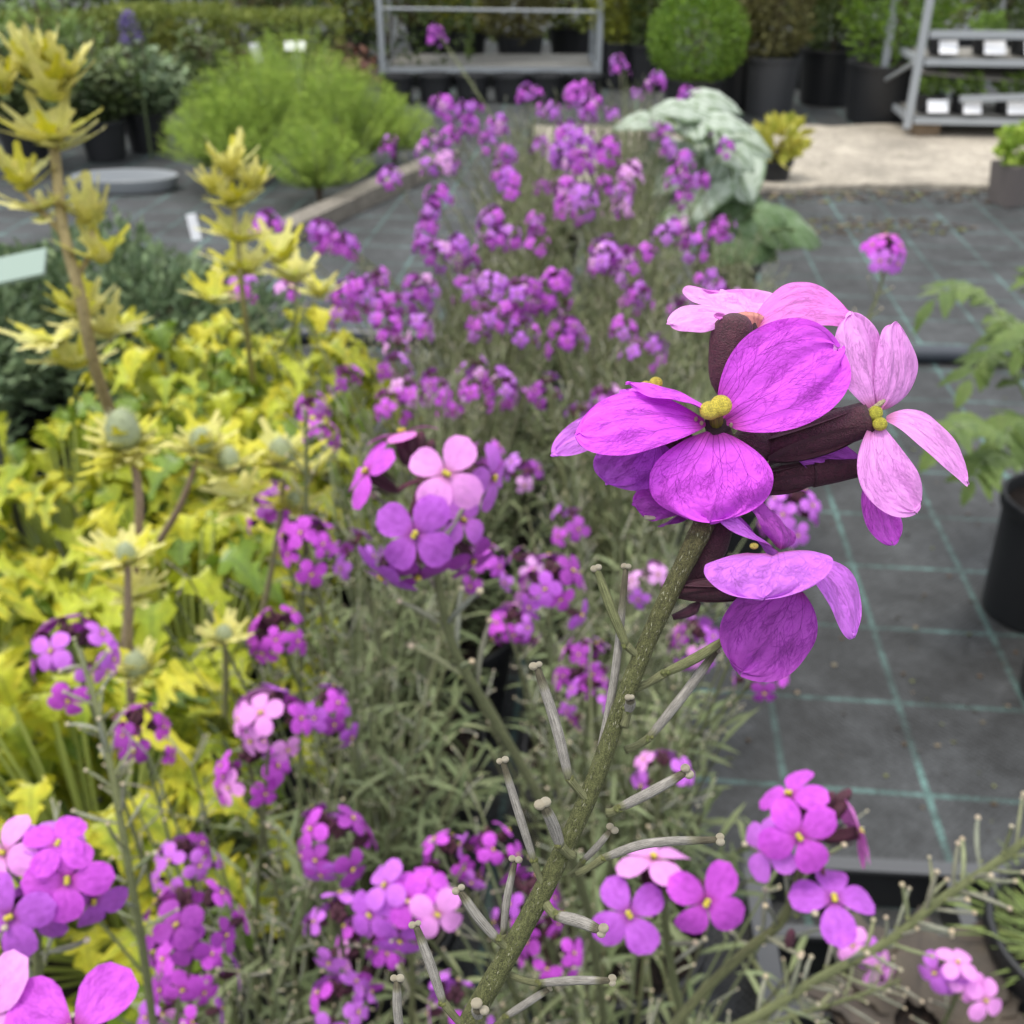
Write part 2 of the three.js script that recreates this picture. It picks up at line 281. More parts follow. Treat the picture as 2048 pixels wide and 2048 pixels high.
// clipped box hedging plants standing in a line at the upper left
{
  const geos = [0, 1, 2].map(() => leafMass(2600, inBox(0.62, 0.40, 0.34, 0.05), 0.026, 0.009, GREEN.box));
  const words = ['leftmost', 'second from left of', 'middle', 'fourth from left of', 'rightmost'];
  for (let k = 0; k < 5; k++) {
    const t = shrub('hedge_plant', `${['leftmost clipped box hedging block in the row behind the borders', 'second clipped box hedging block from the left of the row', 'middle clipped box hedging block behind the golden dome shrub', 'fourth clipped box hedging block, above the feathery green bush', 'rightmost clipped box hedging block beside the steel trolley post'][k]}`, 'hedge', V(-3.5 + 0.58 * k + R(-0.02, 0.02), 0, -5.75 - 0.03 * k + R(-0.03, 0.03)), geos[k % 3], { turn: R(-0.06, 0.06), h: 0.35, spread: 0.2, group: 'clipped hedging plants' });
    t.scale.y = R(0.94, 1.04);
  }
  const tall = [0, 1].map(() => leafMass(2600, inBox(0.95, 0.8, 0.5, 0.05), 0.035, 0.013, GREEN.dark));
  const tl = ['leftmost tall dark hedge behind the clipped box row', 'second tall dark hedge behind the clipped box row', 'third tall dark hedge behind the clipped box row', 'tall dark hedge nearest the centre trolley behind the box row'];
  for (let k = 0; k < 4; k++) shrub('dark_hedge', tl[k], 'hedge', V(-3.5 + 0.92 * k, 0, -6.7 - R(0, 0.1)), tall[k % 2], { turn: R(-0.05, 0.05), h: 0.7, spread: 0.3, group: 'tall dark hedges at the back' });
}
{
  const gs = [0, 1].map(() => leafMass(3400, inBox(1.7, 1.25, 0.6, 0.0), 0.07, 0.026, GREEN.dark)), w = ['far left', 'left', 'centre left', 'centre', 'centre right', 'right', 'far right'];
  for (let k = 0; k < 7; k++) shrub('boundary_hedge', `${w[k]} length of the tall boundary hedge behind everything`, 'hedge', V(-5.2 + 1.66 * k, 0, -8.7 - R(0, 0.08)), gs[k % 2], { turn: R(-0.03, 0.03), h: 1.0, spread: 0.5, group: 'boundary hedge' });
}
// mixed shrubs seen through and behind the trolley frame
{
  const list = [[560, 60, 'brown', 'brownish green shrub left of the trolley post'], [860, 70, 'brown', 'brownish green shrub behind the left half of the trolley'], [930, 80, 'gold', 'yellow green shrub seen through the middle of the trolley'], [1040, 75, 'brown', 'olive brown shrub behind the right half of the trolley'], [1140, 70, 'box', 'olive green shrub behind the right post of the trolley'], [700, 60, 'gold', 'yellow green shrub just left of the trolley post'], [1250, 55, 'gold', 'yellow green conifer between trolley and clipped ball']];
  for (const [px, py, pal, lab] of list) {
    const z = R(6.6, 7.3), p = at(px, 120, z).setY(0), h = R(0.62, 0.85);
    shrub('potted_shrub', lab, 'shrub', p, leafMass(1900, inBall(0.27, h / 2, 0.25, 0.15 + h / 2, 0.2), 0.045, 0.014, GREEN[pal], 0.6), { pot: [0.15, 0.12, 0.2], h: h * 0.8, spread: 0.15, group: 'mixed shrubs behind the trolley' });
  }
}
// clipped ball and conifers in black tubs, upper right
{
  const p = G(1382, 236);
  shrub('clipped_ball', 'round clipped green ball shrub in a dark tub', 'topiary', p, leafMass(5200, inBall(0.235, 0.225, 0.235, 0.365, 0.02), 0.02, 0.007, GREEN.ball, 0.2), { pot: [0.15, 0.12, 0.19], h: 0.3, spread: 0.1 });
  shrub('clipped_dome', 'low golden green dome shrub in front of the box hedge', 'topiary', G(372, 215), leafMass(2600, inBall(0.135, 0.13, 0.135, 0.28, 0.05), 0.018, 0.006, GREEN.gold.map((c) => c.map((x) => x * 0.75)), 0.2), { pot: [0.11, 0.09, 0.17], h: 0.2, spread: 0.06 });
  const con = [[1232, 172, 0.16, 0.7, 'gold', 'slim yellow green conifer in a black tub beside the trolley'], [1300, 178, 0.16, 0.75, 'dark', 'dark conifer behind the clipped ball'], [1470, 215, 0.15, 0.62, 'brown', 'brownish conifer right of the clipped ball'], [1535, 226, 0.17, 0.62, 'brown', 'bronze green conifer in a grey tub on the mat'], [1650, 206, 0.2, 0.85, 'dark', 'dark green conifer in a tall black tub'], [1765, 242, 0.26, 0.8, 'ball', 'broad bright green conifer in a black tub by the right trolley'], [1600, 172, 0.2, 0.85, 'box', 'olive conifer standing behind the dark tubs'], [1720, 172, 0.25, 0.95, 'dark', 'dark conifer at the back beside the right trolley'], [1860, 150, 0.3, 0.95, 'box', 'olive conifer seen above the right trolley shelves'], [1990, 150, 0.3, 0.95, 'dark', 'dark leafy shrub seen above the far end of the right trolley']];
  for (const [px, py, r, h, pal, lab] of con) {
    const b = G(px, py), ph = py > 200 ? 0.27 : 0.24;
    shrub('potted_conifer', lab, 'conifer', b, leafMass(2600, (() => { const f = inBall(r, h / 2, r, ph + h / 2 - 0.03, 0.16); return f; })(), 0.036, 0.009, GREEN[pal], 0.8), { pot: [r * 0.8, r * 0.66, ph], h: h * 0.9, spread: r * 0.5, potMat: px === 1535 ? M.potGrey : M.pot, group: 'conifers in tubs at the back' });
  }
}
// feathery light green bushes in the left bed
{
  const feather = (n, r, h) => { const g = new GB(); for (let k = 0; k < n; k++) { const a = R(0, 6.3), q = Math.sqrt(rnd()), top = V(Math.cos(a) * r * q, h * (1 - 0.55 * q * q) * R(0.82, 1.06), Math.sin(a) * r * q), base = V(top.x * 0.35, 0.08, top.z * 0.35), pts = bez(base, V(top.x * 0.6, top.y * 0.7, top.z * 0.6), top, 5), c = mixc(GREEN.lime, rnd()); g.tube(pts, [0.002, 0.002, 0.0016, 0.0014, 0.001, 0.0006], 3, jit([0.2, 0.3, 0.04], 0.2), false); for (let j = 0; j < 26; j++) { const t = R(0.35, 1), q2 = pts[Math.min(5, Math.floor(t * 5.99))].clone().lerp(pts[Math.min(5, Math.floor(t * 5.99) + 1)] ?? top, rnd()), d = V(R(-1, 1), R(0.1, 1.2), R(-1, 1)).normalize(); g.leaf(q2, d, V().crossVectors(d, V(R(-1, 1), R(-1, 1), R(-1, 1))).normalize(), R(0.02, 0.038), 0.0022, 0.1, 0.2, jit(c, 0.15), jit(c, 0.15), 1, 0.5); } } return g.geo(); };
  const gs = [feather(300, 0.30, 0.46), feather(260, 0.24, 0.34)];
  for (const [px, py, gi, s, lab] of [[520, 350, 0, 1.0, 'largest feathery light green bush, left of the wallflowers'], [700, 345, 0, 0.92, 'feathery light green bush right behind the timber kerb'], [640, 408, 1, 0.85, 'small low feathery bush at the front of the bed'], [455, 372, 1, 1.0, 'feathery light green bush at the left end of the clump'], [600, 285, 0, 1.02, 'feathery light green bush at the back of the clump'], [790, 330, 1, 0.8, 'feathery light green bush at the right end of the clump']]) {
    const t = shrub('feathery_bush', lab, 'bush', G(px, py), gs[gi], { h: 0.25, spread: 0.12, group: 'feathery green bushes in the left bed' }); t.scale.setScalar(s);
  }
}
// leafy perennials further left
{
  const upr = (n, r, h, pal, L, w) => { const g = new GB(); for (let k = 0; k < n; k++) { const a = R(0, 6.3), q = Math.sqrt(rnd()), top = V(Math.cos(a) * r * q, h * R(0.6, 1.05) * (1 - 0.3 * q), Math.sin(a) * r * q), pts = bez(V(top.x * 0.3, 0.14, top.z * 0.3), V(top.x * 0.5, top.y * 0.7, top.z * 0.5), top, 4), c = mixc(pal, rnd()); g.tube(pts, [0.003, 0.0025, 0.002, 0.0015, 0.001], 4, jit([0.1, 0.13, 0.05], 0.2), false); for (let j = 0; j < 13; j++) { const p = pts[1 + Math.floor(rnd() * 3.99)], d = V(R(-1, 1), R(-0.1, 0.9), R(-1, 1)).normalize(); g.leaf(V(p.x, p.y + R(-0.02, 0.02), p.z), d, V().crossVectors(d, V(R(-0.3, 0.3), 1, R(-0.3, 0.3))).normalize(), L * R(0.6, 1.2), w * R(0.7, 1.2), R(0, 0.4), 0.3, jit(c, 0.2), jit(c, 0.2), 2, 0.7); } } return g.geo(); };
  const list = [[60, 330, 0.24, 0.52, 'dark', 0.07, 0.014, 'dark leafy perennial at the far left edge'], [215, 318, 0.2, 0.5, 'dark', 0.06, 0.013, 'dark green perennial behind the grey tray'], [300, 300, 0.2, 0.46, 'blue', 0.06, 0.012, 'blue green perennial beside the purple flower spike'], [130, 262, 0.25, 0.62, 'grass', 0.12, 0.006, 'grassy green clump behind the tall golden stem'], [420, 262, 0.2, 0.44, 'dark', 0.06, 0.014, 'dark perennial between golden dome and feathery bush'], [-40, 250, 0.3, 0.8, 'grass', 0.14, 0.006, 'tall grass clump at the upper left corner'], [690, 215, 0.2, 0.3, 'red', 0.05, 0.016, 'reddish brown low perennial beside the trolley post'], [480, 210, 0.2, 0.3, 'red', 0.05, 0.016, 'reddish perennial in front of the box hedge']];
  for (const [px, py, r, h, pal, L, w, lab] of list) shrub('perennial_plant', lab, 'perennial', G(px, py), upr(70, r, h, GREEN[pal], L, w), { pot: [0.1, 0.075, 0.16], h: h * 0.7, spread: r * 0.5, group: 'perennials in the left bed' });
  const hb = [[40, 890, 0.2, 0.40, 'dark blue green leafy shrub at the left edge'], [235, 850, 0.2, 0.40, 'blue green leafy shrub behind the golden foliage'], [440, 850, 0.16, 0.33, 'blue green leafy shrub nearest the black edging'], [345, 900, 0.19, 0.37, 'low blue green shrub tucked among golden leaves'], [-60, 1000, 0.2, 0.42, 'dark blue green shrub mostly outside the left edge']];
  const hg = [0, 1].map(() => leafMass(2300, inBall(0.17, 0.14, 0.17, 0.235, 0.22), 0.022, 0.006, GREEN.blue, 0.7));
  hb.forEach(([px, py, r, h, lab], k) => { const t = shrub('leafy_shrub', lab, 'shrub', G(px, py), hg[k % 2], { pot: [0.095, 0.07, 0.15], h: 0.2, spread: 0.12, group: 'blue green shrubs on the left' }); t.scale.set(r / 0.17, h / 0.38, r / 0.17); });
  // one purple flower spike
  const p = at(305, 335, depthAt(335, 0)), t = thing('flower_spike', 'single deep purple flower spike standing in the left bed', 'flower', G(303, 318));
  part('stem', new GB().tube(bez(V(0, 0, 0), V(0.01, 0.25, 0), V(0.005, 0.52, 0), 6), 0.005, 6, [0.09, 0.12, 0.05]).geo(), M.plain, t);
  const g = new GB(); for (let k = 0; k < 150; k++) { const y = R(0.44, 0.56), a = R(0, 6.3), r = 0.036 * Math.sqrt(clamp((0.58 - y) / 0.12)) + 0.004, d = V(Math.cos(a), 0.3, Math.sin(a)).normalize(); g.leaf(V(Math.cos(a) * r * 0.4, y, Math.sin(a) * r * 0.4), d, V(-Math.sin(a), 0, Math.cos(a)), r, 0.006, 0.1, 0.2, [0.10, 0.03, 0.32], [0.16, 0.06, 0.5], 2); }
  part('florets', g.geo(), M.leafy, t, 'stuff');
}
// grey dish tray, plant tags
{
  const c = G(255, 378), o = thing('saucer_tray', 'shallow grey plastic saucer lying on the mat at left', 'tray', c);
  const pr = [[0.001, 0.006], [0.14, 0.006], [0.15, 0.012], [0.162, 0.05], [0.172, 0.052], [0.172, 0.046], [0.158, 0.004], [0.14, 0.0015]].map(([x, y]) => new THREE.Vector2(x, y));
  const m = part('dish', new THREE.LatheGeometry(pr, 30), std({ color: lin(0.27, 0.29, 0.31), roughness: 0.5 }), o); m.scale.set(1.15, 1, 0.6);
  const tag = (px, py, z, w, h, lab, tilt = 0.5, turn = 0, mat = M.label) => { const p = at(px, py, z), t = thing('plant_tag', lab, 'tag', V(p.x, 0, p.z), 'white plant tags'); const L = Math.max(0.05, p.y); part('stake', box(w * 0.3, L, 0.0012, 0, L / 2, -0.002), mat, t); const b = part('card', new THREE.BoxGeometry(w, h, 0.0015), mat, t); b.position.set(0, p.y, 0); b.rotation.set(-tilt, turn, 0.15); };
  tag(388, 455, 3.35, 0.03, 0.085, 'white plant tag lying upright on the mat below the feathery bush', 0.2, 0.2);
  tag(512, 105, 5.2, 0.045, 0.09, 'narrow white plant tag in front of the box hedge', 0.1, 0.1);
  tag(590, 92, 4.7, 0.09, 0.05, 'wide white plant tag standing above the feathery bush', 0.8, 0.2);
  const s = at(20, 552, 1.05), b = thing('price_sign', 'pale green plastic sign plate poking in at the left edge', 'sign', V(s.x - 0.06, 0, s.z));
  part('post', new GB().tube([V(0, 0, 0), V(0, s.y - 0.005, 0)], 0.004, 8, [1, 1, 1]).geo(), M.potGrey, b);
  const pl = part('plate', new THREE.BoxGeometry(0.13, 0.004, 0.05), phys({ color: lin(0.2, 0.27, 0.23), roughness: 0.4 }), b); pl.position.set(0.03, s.y, 0); pl.rotation.set(0.25, 0.25, 0.1);
}

// ------------------------------------------------------------------ trolleys
function trolleyShelf(t, w, d, y, n = 1) {
  for (let k = 0; k < n; k++) part('shelf_board', new THREE.BoxGeometry(w - 0.07, 0.012, d - 0.04).translate(w / 2, y + 0.012, -d / 2), M.deck, t);
  part('front_rail', new THREE.BoxGeometry(w - 0.048, 0.026, 0.016).translate(w / 2, y, 0.004), M.steel, t);
  part('rear_rail', new THREE.BoxGeometry(w - 0.048, 0.026, 0.016).translate(w / 2, y, -d - 0.004), M.steel, t);
  for (const x of [0.012, w - 0.012]) part('side_rail', new THREE.BoxGeometry(0.016, 0.026, d - 0.045).translate(x, y, -d / 2), M.steel, t);
}
const uPost = (h) => { const s = new THREE.Shape(); s.moveTo(-0.016, -0.014); s.lineTo(0.016, -0.014); s.lineTo(0.016, 0.014); s.lineTo(0.012, 0.014); s.lineTo(0.012, -0.010); s.lineTo(-0.012, -0.010); s.lineTo(-0.012, 0.014); s.lineTo(-0.016, 0.014); return new THREE.ExtrudeGeometry(s, { depth: h, bevelEnabled: false }).rotateX(-Math.PI / 2); };
{
  const a = at(768, 172, 6.0).setY(0), t = thing('plant_trolley', 'open steel plant trolley frame standing behind the wallflowers', 'trolley', a);
  t.rotation.y = -0.0; const w = 1.22, d = 0.56;
  for (const [x, z] of [[0, 0], [w, 0], [0, -d], [w, -d]]) { const p = part('post', uPost(1.75), M.steel, t); p.position.set(x, 0.05, z); const c = part('castor', new THREE.CylinderGeometry(0.05, 0.05, 0.025, 14).rotateZ(Math.PI / 2), M.pot, t); c.position.set(x, 0.05, z + (z ? 0.03 : -0.03)); }
  trolleyShelf(t, w, d, 0.1);
  part('crossbar', rod(V(0.02, 0.415, 0.012), V(w - 0.02, 0.40, 0.012), 0.007), M.steel, t);
  for (const y of [0.95, 1.35]) trolleyShelf(t, w, d, y);
  // black tubs in a row in front of the deck
  const row = [0, 1, 2, 3, 4, 5], words = ['leftmost', 'second from left', 'third from left', 'fourth from left', 'fifth from left', 'rightmost'];
  for (const k of row) { const o = thing('black_tub', `${words[k]} of the empty black tubs lined up before the trolley`, 'pot', V(a.x + 0.12 + 0.2 * k, 0, a.z + 0.46 + R(-0.02, 0.02)), 'empty black tubs'); part('tub', potGeo(0.092, 0.075, 0.14, 20), M.pot, o); part('soil', soilGeo(0.085, 0.11), M.soil, o); }
}
{
  const a = at(1812, 262, 4.66), t = thing('shelf_trolley', 'galvanised steel trolley with labelled pots on its shelves at right', 'trolley', V(a.x, 0, a.z));
  t.rotation.y = -0.1; const w = 1.35, d = 0.4;
  for (const [x, z] of [[0, 0], [w, 0], [-0.05, -d], [w, -d]]) { const p = part('post', uPost(1.7), M.steel, t); p.position.set(x, 0.062, z); p.scale.set(0.95, 1, 0.95); }
  trolleyShelf(t, w, d, 0.096); trolleyShelf(t, w, d, 0.335);
  part('top_rail', new THREE.BoxGeometry(w - 0.05, 0.03, 0.016).translate(w / 2, 0.445, 0.006), M.steel, t);
  part('end_brace', rod(V(-0.012, 0.33, -0.02), V(-0.05, 0.2, -d + 0.02), 0.008), M.steel, t);
  // the middle board has slipped on its runners
  const sl = part('shelf_board', new THREE.BoxGeometry(w - 0.08, 0.01, d - 0.06, 1, 1, 1), M.deck, t, null, 'tilted middle shelf board'); sl.position.set(w / 2, 0.255, -d / 2 - 0.03); sl.rotation.z = -0.07; sl.rotation.x = 0.1;
  const fr = part('tilted_rail', new THREE.BoxGeometry(w - 0.2, 0.026, 0.016), M.steel, t); fr.position.set(w / 2 + 0.1, 0.215, 0.008); fr.rotation.z = 0.045;
  for (const x of [0.1, 0.75, 1.25]) { const o = thing('wood_block', `${x < 0.5 ? 'left' : x < 1 ? 'middle' : 'right'} wooden block propping up the labelled shelf trolley`, 'block', V(a.x + x, 0, a.z - 0.08 + x * 0.1), 'wooden blocks under the trolley'); part('block', new THREE.BoxGeometry(0.11, 0.074, 0.12).translate(0, 0.039, 0), M.wood, o); }
  const fx = [[0.1, 0.36, 0.24, 1], [0.29, 0.36, 0.22, 1], [0.45, 0.36, 0.24, 1], [0.63, 0.36, 0.24, 1], [0.8, 0.36, 0.24, 1], [0.1, 0.12, 0.2, 0], [0.25, 0.12, 0.2, 0], [0.44, 0.12, 0.2, 0], [0.57, 0.12, 0.2, 0], [0.73, 0.12, 0.2, 0]];
  const nm = ['leftmost', 'second', 'third', 'fourth', 'fifth'], low = leafMass(200, inBall(0.055, 0.04, 0.055, 0.11, 0.2), 0.03, 0.008, GREEN.grass, 0.6);
  fx.forEach(([x, y, hh, up], k) => { const p = V(a.x + x * 0.995 + 0.012, y, a.z + x * 0.1 - 0.085 - (k % 3) * 0.006), o = thing('labelled_pot', `${nm[k % 5]} small black pot with white label on the ${up ? 'upper' : 'lower'} trolley shelf`, 'pot', p, 'labelled pots on the trolley'); part('pot', potGeo(0.062, 0.05, 0.075, 18), M.pot, o); part('soil', soilGeo(0.055, 0.058), M.soil, o); const c = part('label_card', new THREE.BoxGeometry(0.078 + 0.012 * (k % 2), 0.056, 0.002), M.label, o); c.position.set(0.004 * (k % 3), 0.034, 0.088); c.rotation.x = -0.55; if (!up || k % 2) part('foliage', low, M.leafy, o, 'stuff'); });
}
// small grey pot with a green plant on the path edge at right
{
  const p = G(2018, 408), o = shrub('potted_plant', 'small square grey pot with bright green plant on the pale path', 'potted plant', p, leafMass(420, inBall(0.075, 0.055, 0.075, 0.2, 0.25), 0.03, 0.011, GREEN.lime, 0.5), { h: 0.1, spread: 0.04, turn: 0.2 });
  part('pot', new THREE.CylinderGeometry(0.092, 0.075, 0.14, 4, 1).rotateY(Math.PI / 4).translate(0, 0.072, 0), std({ color: lin(0.16, 0.14, 0.135), roughness: 0.8 }), o);
}

// ------------------------------------------------------------------ silver leaved plant with heart shaped leaves, right of the wallflowers
function heartLeaf(silver) {
  const g = new GB(), n = 12, m = 10, rows = [];
  for (let j = 0; j <= n; j++) {
    const t = j / n, row = [], w = 0.46 * Math.pow(Math.sin(Math.PI * Math.pow(clamp(t * 0.985 + 0.015), 0.62)), 0.8);
    for (let i = 0; i <= m; i++) {
      const s = i / m * 2 - 1, lobe = -0.16 * Math.pow(Math.abs(s), 1.5) * (1 - t) * (t < 0.25 ? 1 : 1), edge = 1 - Math.max(Math.abs(s), smooth(0.85, 1, t));
      const vein = Math.exp(-Math.pow(Math.sin((t - Math.abs(s) * 0.5) * 14), 2) * 9) * 0.8 + Math.exp(-s * s * 160);
      const k = clamp(silver * (smooth(0.02, 0.2, edge + R(-0.06, 0.06))) - 0.75 * vein + R(-0.15, 0.15)), c = [0, 1, 2].map((q) => [0.10, 0.19, 0.055][q] * (1 - k) + [0.55, 0.64, 0.54][q] * k);
      row.push(g.v(V(t + lobe, 0.10 * Math.sin(t * 3) - 0.22 * s * s * w - 0.25 * t * t + 0.022 * Math.sin((t - Math.abs(s) * 0.5) * 18), s * w), c, s * 0.5 + 0.5, t));
    }
    rows.push(row);
  }
  for (let j = 0; j < n; j++) for (let i = 0; i < m; i++) g.quad(rows[j][i], rows[j][i + 1], rows[j + 1][i + 1], rows[j + 1][i]);
  return g.geo();
}
{
  const ls = [heartLeaf(1), heartLeaf(0.92), heartLeaf(0.06)], base = G(1440, 640), t = thing('silver_leaf_plant', 'plant with large silver heart leaves right of the wallflowers', 'plant', base);
  part('pot', gPot, M.pot, t); part('soil', gSoil, M.soil, t);
  const L = [[1345, 222, 120, 0, -0.9], [1440, 208, 130, 1, 0.9], [1270, 250, 120, 1, -0.8], [1330, 290, 130, 0, -0.2], [1460, 250, 120, 0, 0.9], [1390, 262, 120, 1, 0.1], [1500, 300, 130, 1, 0.8], [1405, 330, 150, 1, -0.1], [1300, 340, 120, 0, -0.6], [1470, 350, 215, 0, 0.15], [1400, 400, 150, 1, -0.4], [1500, 420, 120, 2, 0.6], [1590, 465, 150, 2, 1.0], [1480, 470, 130, 2, 0.2], [1430, 500, 130, 2, -0.3], [1520, 500, 120, 2, 0.7], [1360, 470, 120, 2, -0.6], [1440, 300, 120, 0, 0.4], [1550, 440, 90, 2, 0.9], [1340, 410, 110, 1, -0.5]];
  for (const [px, py, s, k, a] of [...L, ...L.map(([x, y, q, k, a]) => [x + R(-45, 45), y + R(-15, 40), q * 0.75, k, a + R(-0.4, 0.4)])]) {
    const z = 2.46 + R(-0.1, 0.12), p = at(px, py, z).sub(base), q = s * 0.78 / F * z, m = part(k === 2 ? 'green_leaf' : 'silver_leaf', ls[k], M.leafMap, t);
    const hi = py < 300, d = V(Math.sin(a * 1.5) + R(-0.2, 0.2), hi ? R(-0.15, 0.25) : R(-0.6, -0.1), Math.cos(a * 1.5) * 0.8).normalize(), nrm = V(R(-0.35, 0.35), 1, hi ? R(0.1, 0.5) : R(0.6, 1.3)).normalize(), x = d.clone(), zz = V().crossVectors(x, nrm).normalize(), y = V().crossVectors(zz, x);
    m.matrix.makeBasis(x.multiplyScalar(q), y.multiplyScalar(q), zz.multiplyScalar(q)); m.matrix.setPosition(p.x - x.x * 0.5, p.y - x.y * 0.5 + 0.01, p.z - x.z * 0.5); m.matrix.decompose(m.position, m.quaternion, m.scale);
    part('leaf_stalk', new GB().tube(bez(V(R(-0.02, 0.02), 0.14, R(-0.02, 0.02)), V(p.x * 0.3, p.y * 0.9 + 0.02, p.z * 0.3), m.position.clone(), 6), 0.0035, 5, [0.16, 0.22, 0.09]).geo(), M.plain, t);
  }
  const y = shrub('yellow_plant', 'small yellow leaved plant in a black pot by the path', 'plant', G(1545, 372), leafMass(150, inBall(0.07, 0.07, 0.07, 0.16, 0.3), 0.05, 0.017, [[0.4, 0.42, 0.05], [0.6, 0.56, 0.1]], 0.6), { pot: [0.065, 0.05, 0.1], h: 0.1, spread: 0.05 });
}

// ------------------------------------------------------------------ potted plant with serrated compound leaves at the right edge
function serrated(teeth, ratio, c0, c1) {
  const g = new GB(), n = teeth * 2, rows = [];
  for (let j = 0; j <= n; j++) { const t = j / n, w = ratio * Math.pow(Math.sin(Math.PI * clamp(0.04 + 0.955 * Math.pow(t, 0.85))), 0.85) * (j % 2 ? 0.78 : 1.06), c = jit(mixc([c0, c1], R(0, 1)), 0.08), fw = j % 2 ? 0 : 0.03; rows.push([g.v(V(t + fw, 0.05 * Math.sin(j) * 0.4 - 0.3 * t * t + 0.12 * w, -w), c, 0, t), g.v(V(t, -0.3 * t * t, 0), jit(c0, 0.06), 0.5, t), g.v(V(t + fw, 0.05 * Math.cos(j) * 0.4 - 0.3 * t * t + 0.12 * w, w), c, 1, t)]); }
  for (let j = 0; j < n; j++) for (let i = 0; i < 2; i++) g.quad(rows[j][i], rows[j][i + 1], rows[j + 1][i + 1], rows[j + 1][i]);
  return g.geo();
}
function setLeaf(m, p, d, nrm, s) { const x = d.clone().normalize(), z = V().crossVectors(x, nrm).normalize(), y = V().crossVectors(z, x); m.matrix.makeBasis(x.multiplyScalar(s), y.multiplyScalar(s), z.multiplyScalar(s)); m.matrix.setPosition(p); m.matrix.decompose(m.position, m.quaternion, m.scale); }
{
  const base = G(2062, 1222), t = thing('fern_leaf_plant', 'green plant with toothed arching leaves in a black pot, right edge', 'plant', base);
  part('pot', potGeo(0.083, 0.07, 0.2), M.pot, t); part('soil', soilGeo(0.077, 0.178), M.soil, t);
  const lf = [serrated(6, 0.2, [0.075, 0.14, 0.012], [0.12, 0.21, 0.02]), serrated(6, 0.24, [0.11, 0.18, 0.02], [0.17, 0.26, 0.04])];
  const arcs = [[1868, 600, 2010, 490, 1.5], [1940, 760, 2010, 620, 1.5], [1885, 880, 1970, 790, 1.35], [1945, 960, 1990, 860, 1.4], [2040, 700, 2060, 600, 1.45], [2010, 900, 2040, 760, 1.45], [2090, 560, 2100, 480, 1.55], [2160, 800, 2130, 600, 1.5], [2000, 690, 2040, 560, 1.6]];
  for (const [tx, ty, cx, cy, z] of arcs) {
    const tip = at(tx, ty, z).sub(base), c = at(cx, cy - 30, z + 0.04).sub(base), pts = bez(V(R(-0.02, 0.02), 0.17, R(-0.02, 0.02)), c, tip, 14);
    part('leaf_stalk', new GB().tube(pts, pts.map((_, k) => 0.003 - 0.0022 * k / 14), 5, [0.17, 0.23, 0.08]).geo(), M.plain, t);
    for (let k = 6; k <= 14; k += 1) for (const s of k === 14 ? [0] : [-1, 1]) { const p = pts[k], d0 = V().subVectors(pts[k], pts[k - 1]).normalize(), sd = V().crossVectors(d0, V(0, 1, 0)).normalize(), d = d0.clone().multiplyScalar(0.7).addScaledVector(sd, s * R(0.7, 1.1)).add(V(0, R(-0.35, 0.05), 0)).normalize(); setLeaf(part('leaflet', pick(lf), M.leafMap, t), p, d, V(R(-0.3, 0.3), 1, R(0.1, 0.6)).normalize(), R(0.036, 0.055) * (1 - 0.03 * (14 - k) * 0.5)); }
  }
  const b2 = G(2150, 1400), o = thing('black_pot', 'black pot half out of view below the toothed leaf plant', 'pot', b2); part('pot', potGeo(0.085, 0.07, 0.2), M.pot, o); part('soil', gSoil.clone().translate(0, 0.03, 0), M.soil, o);
}

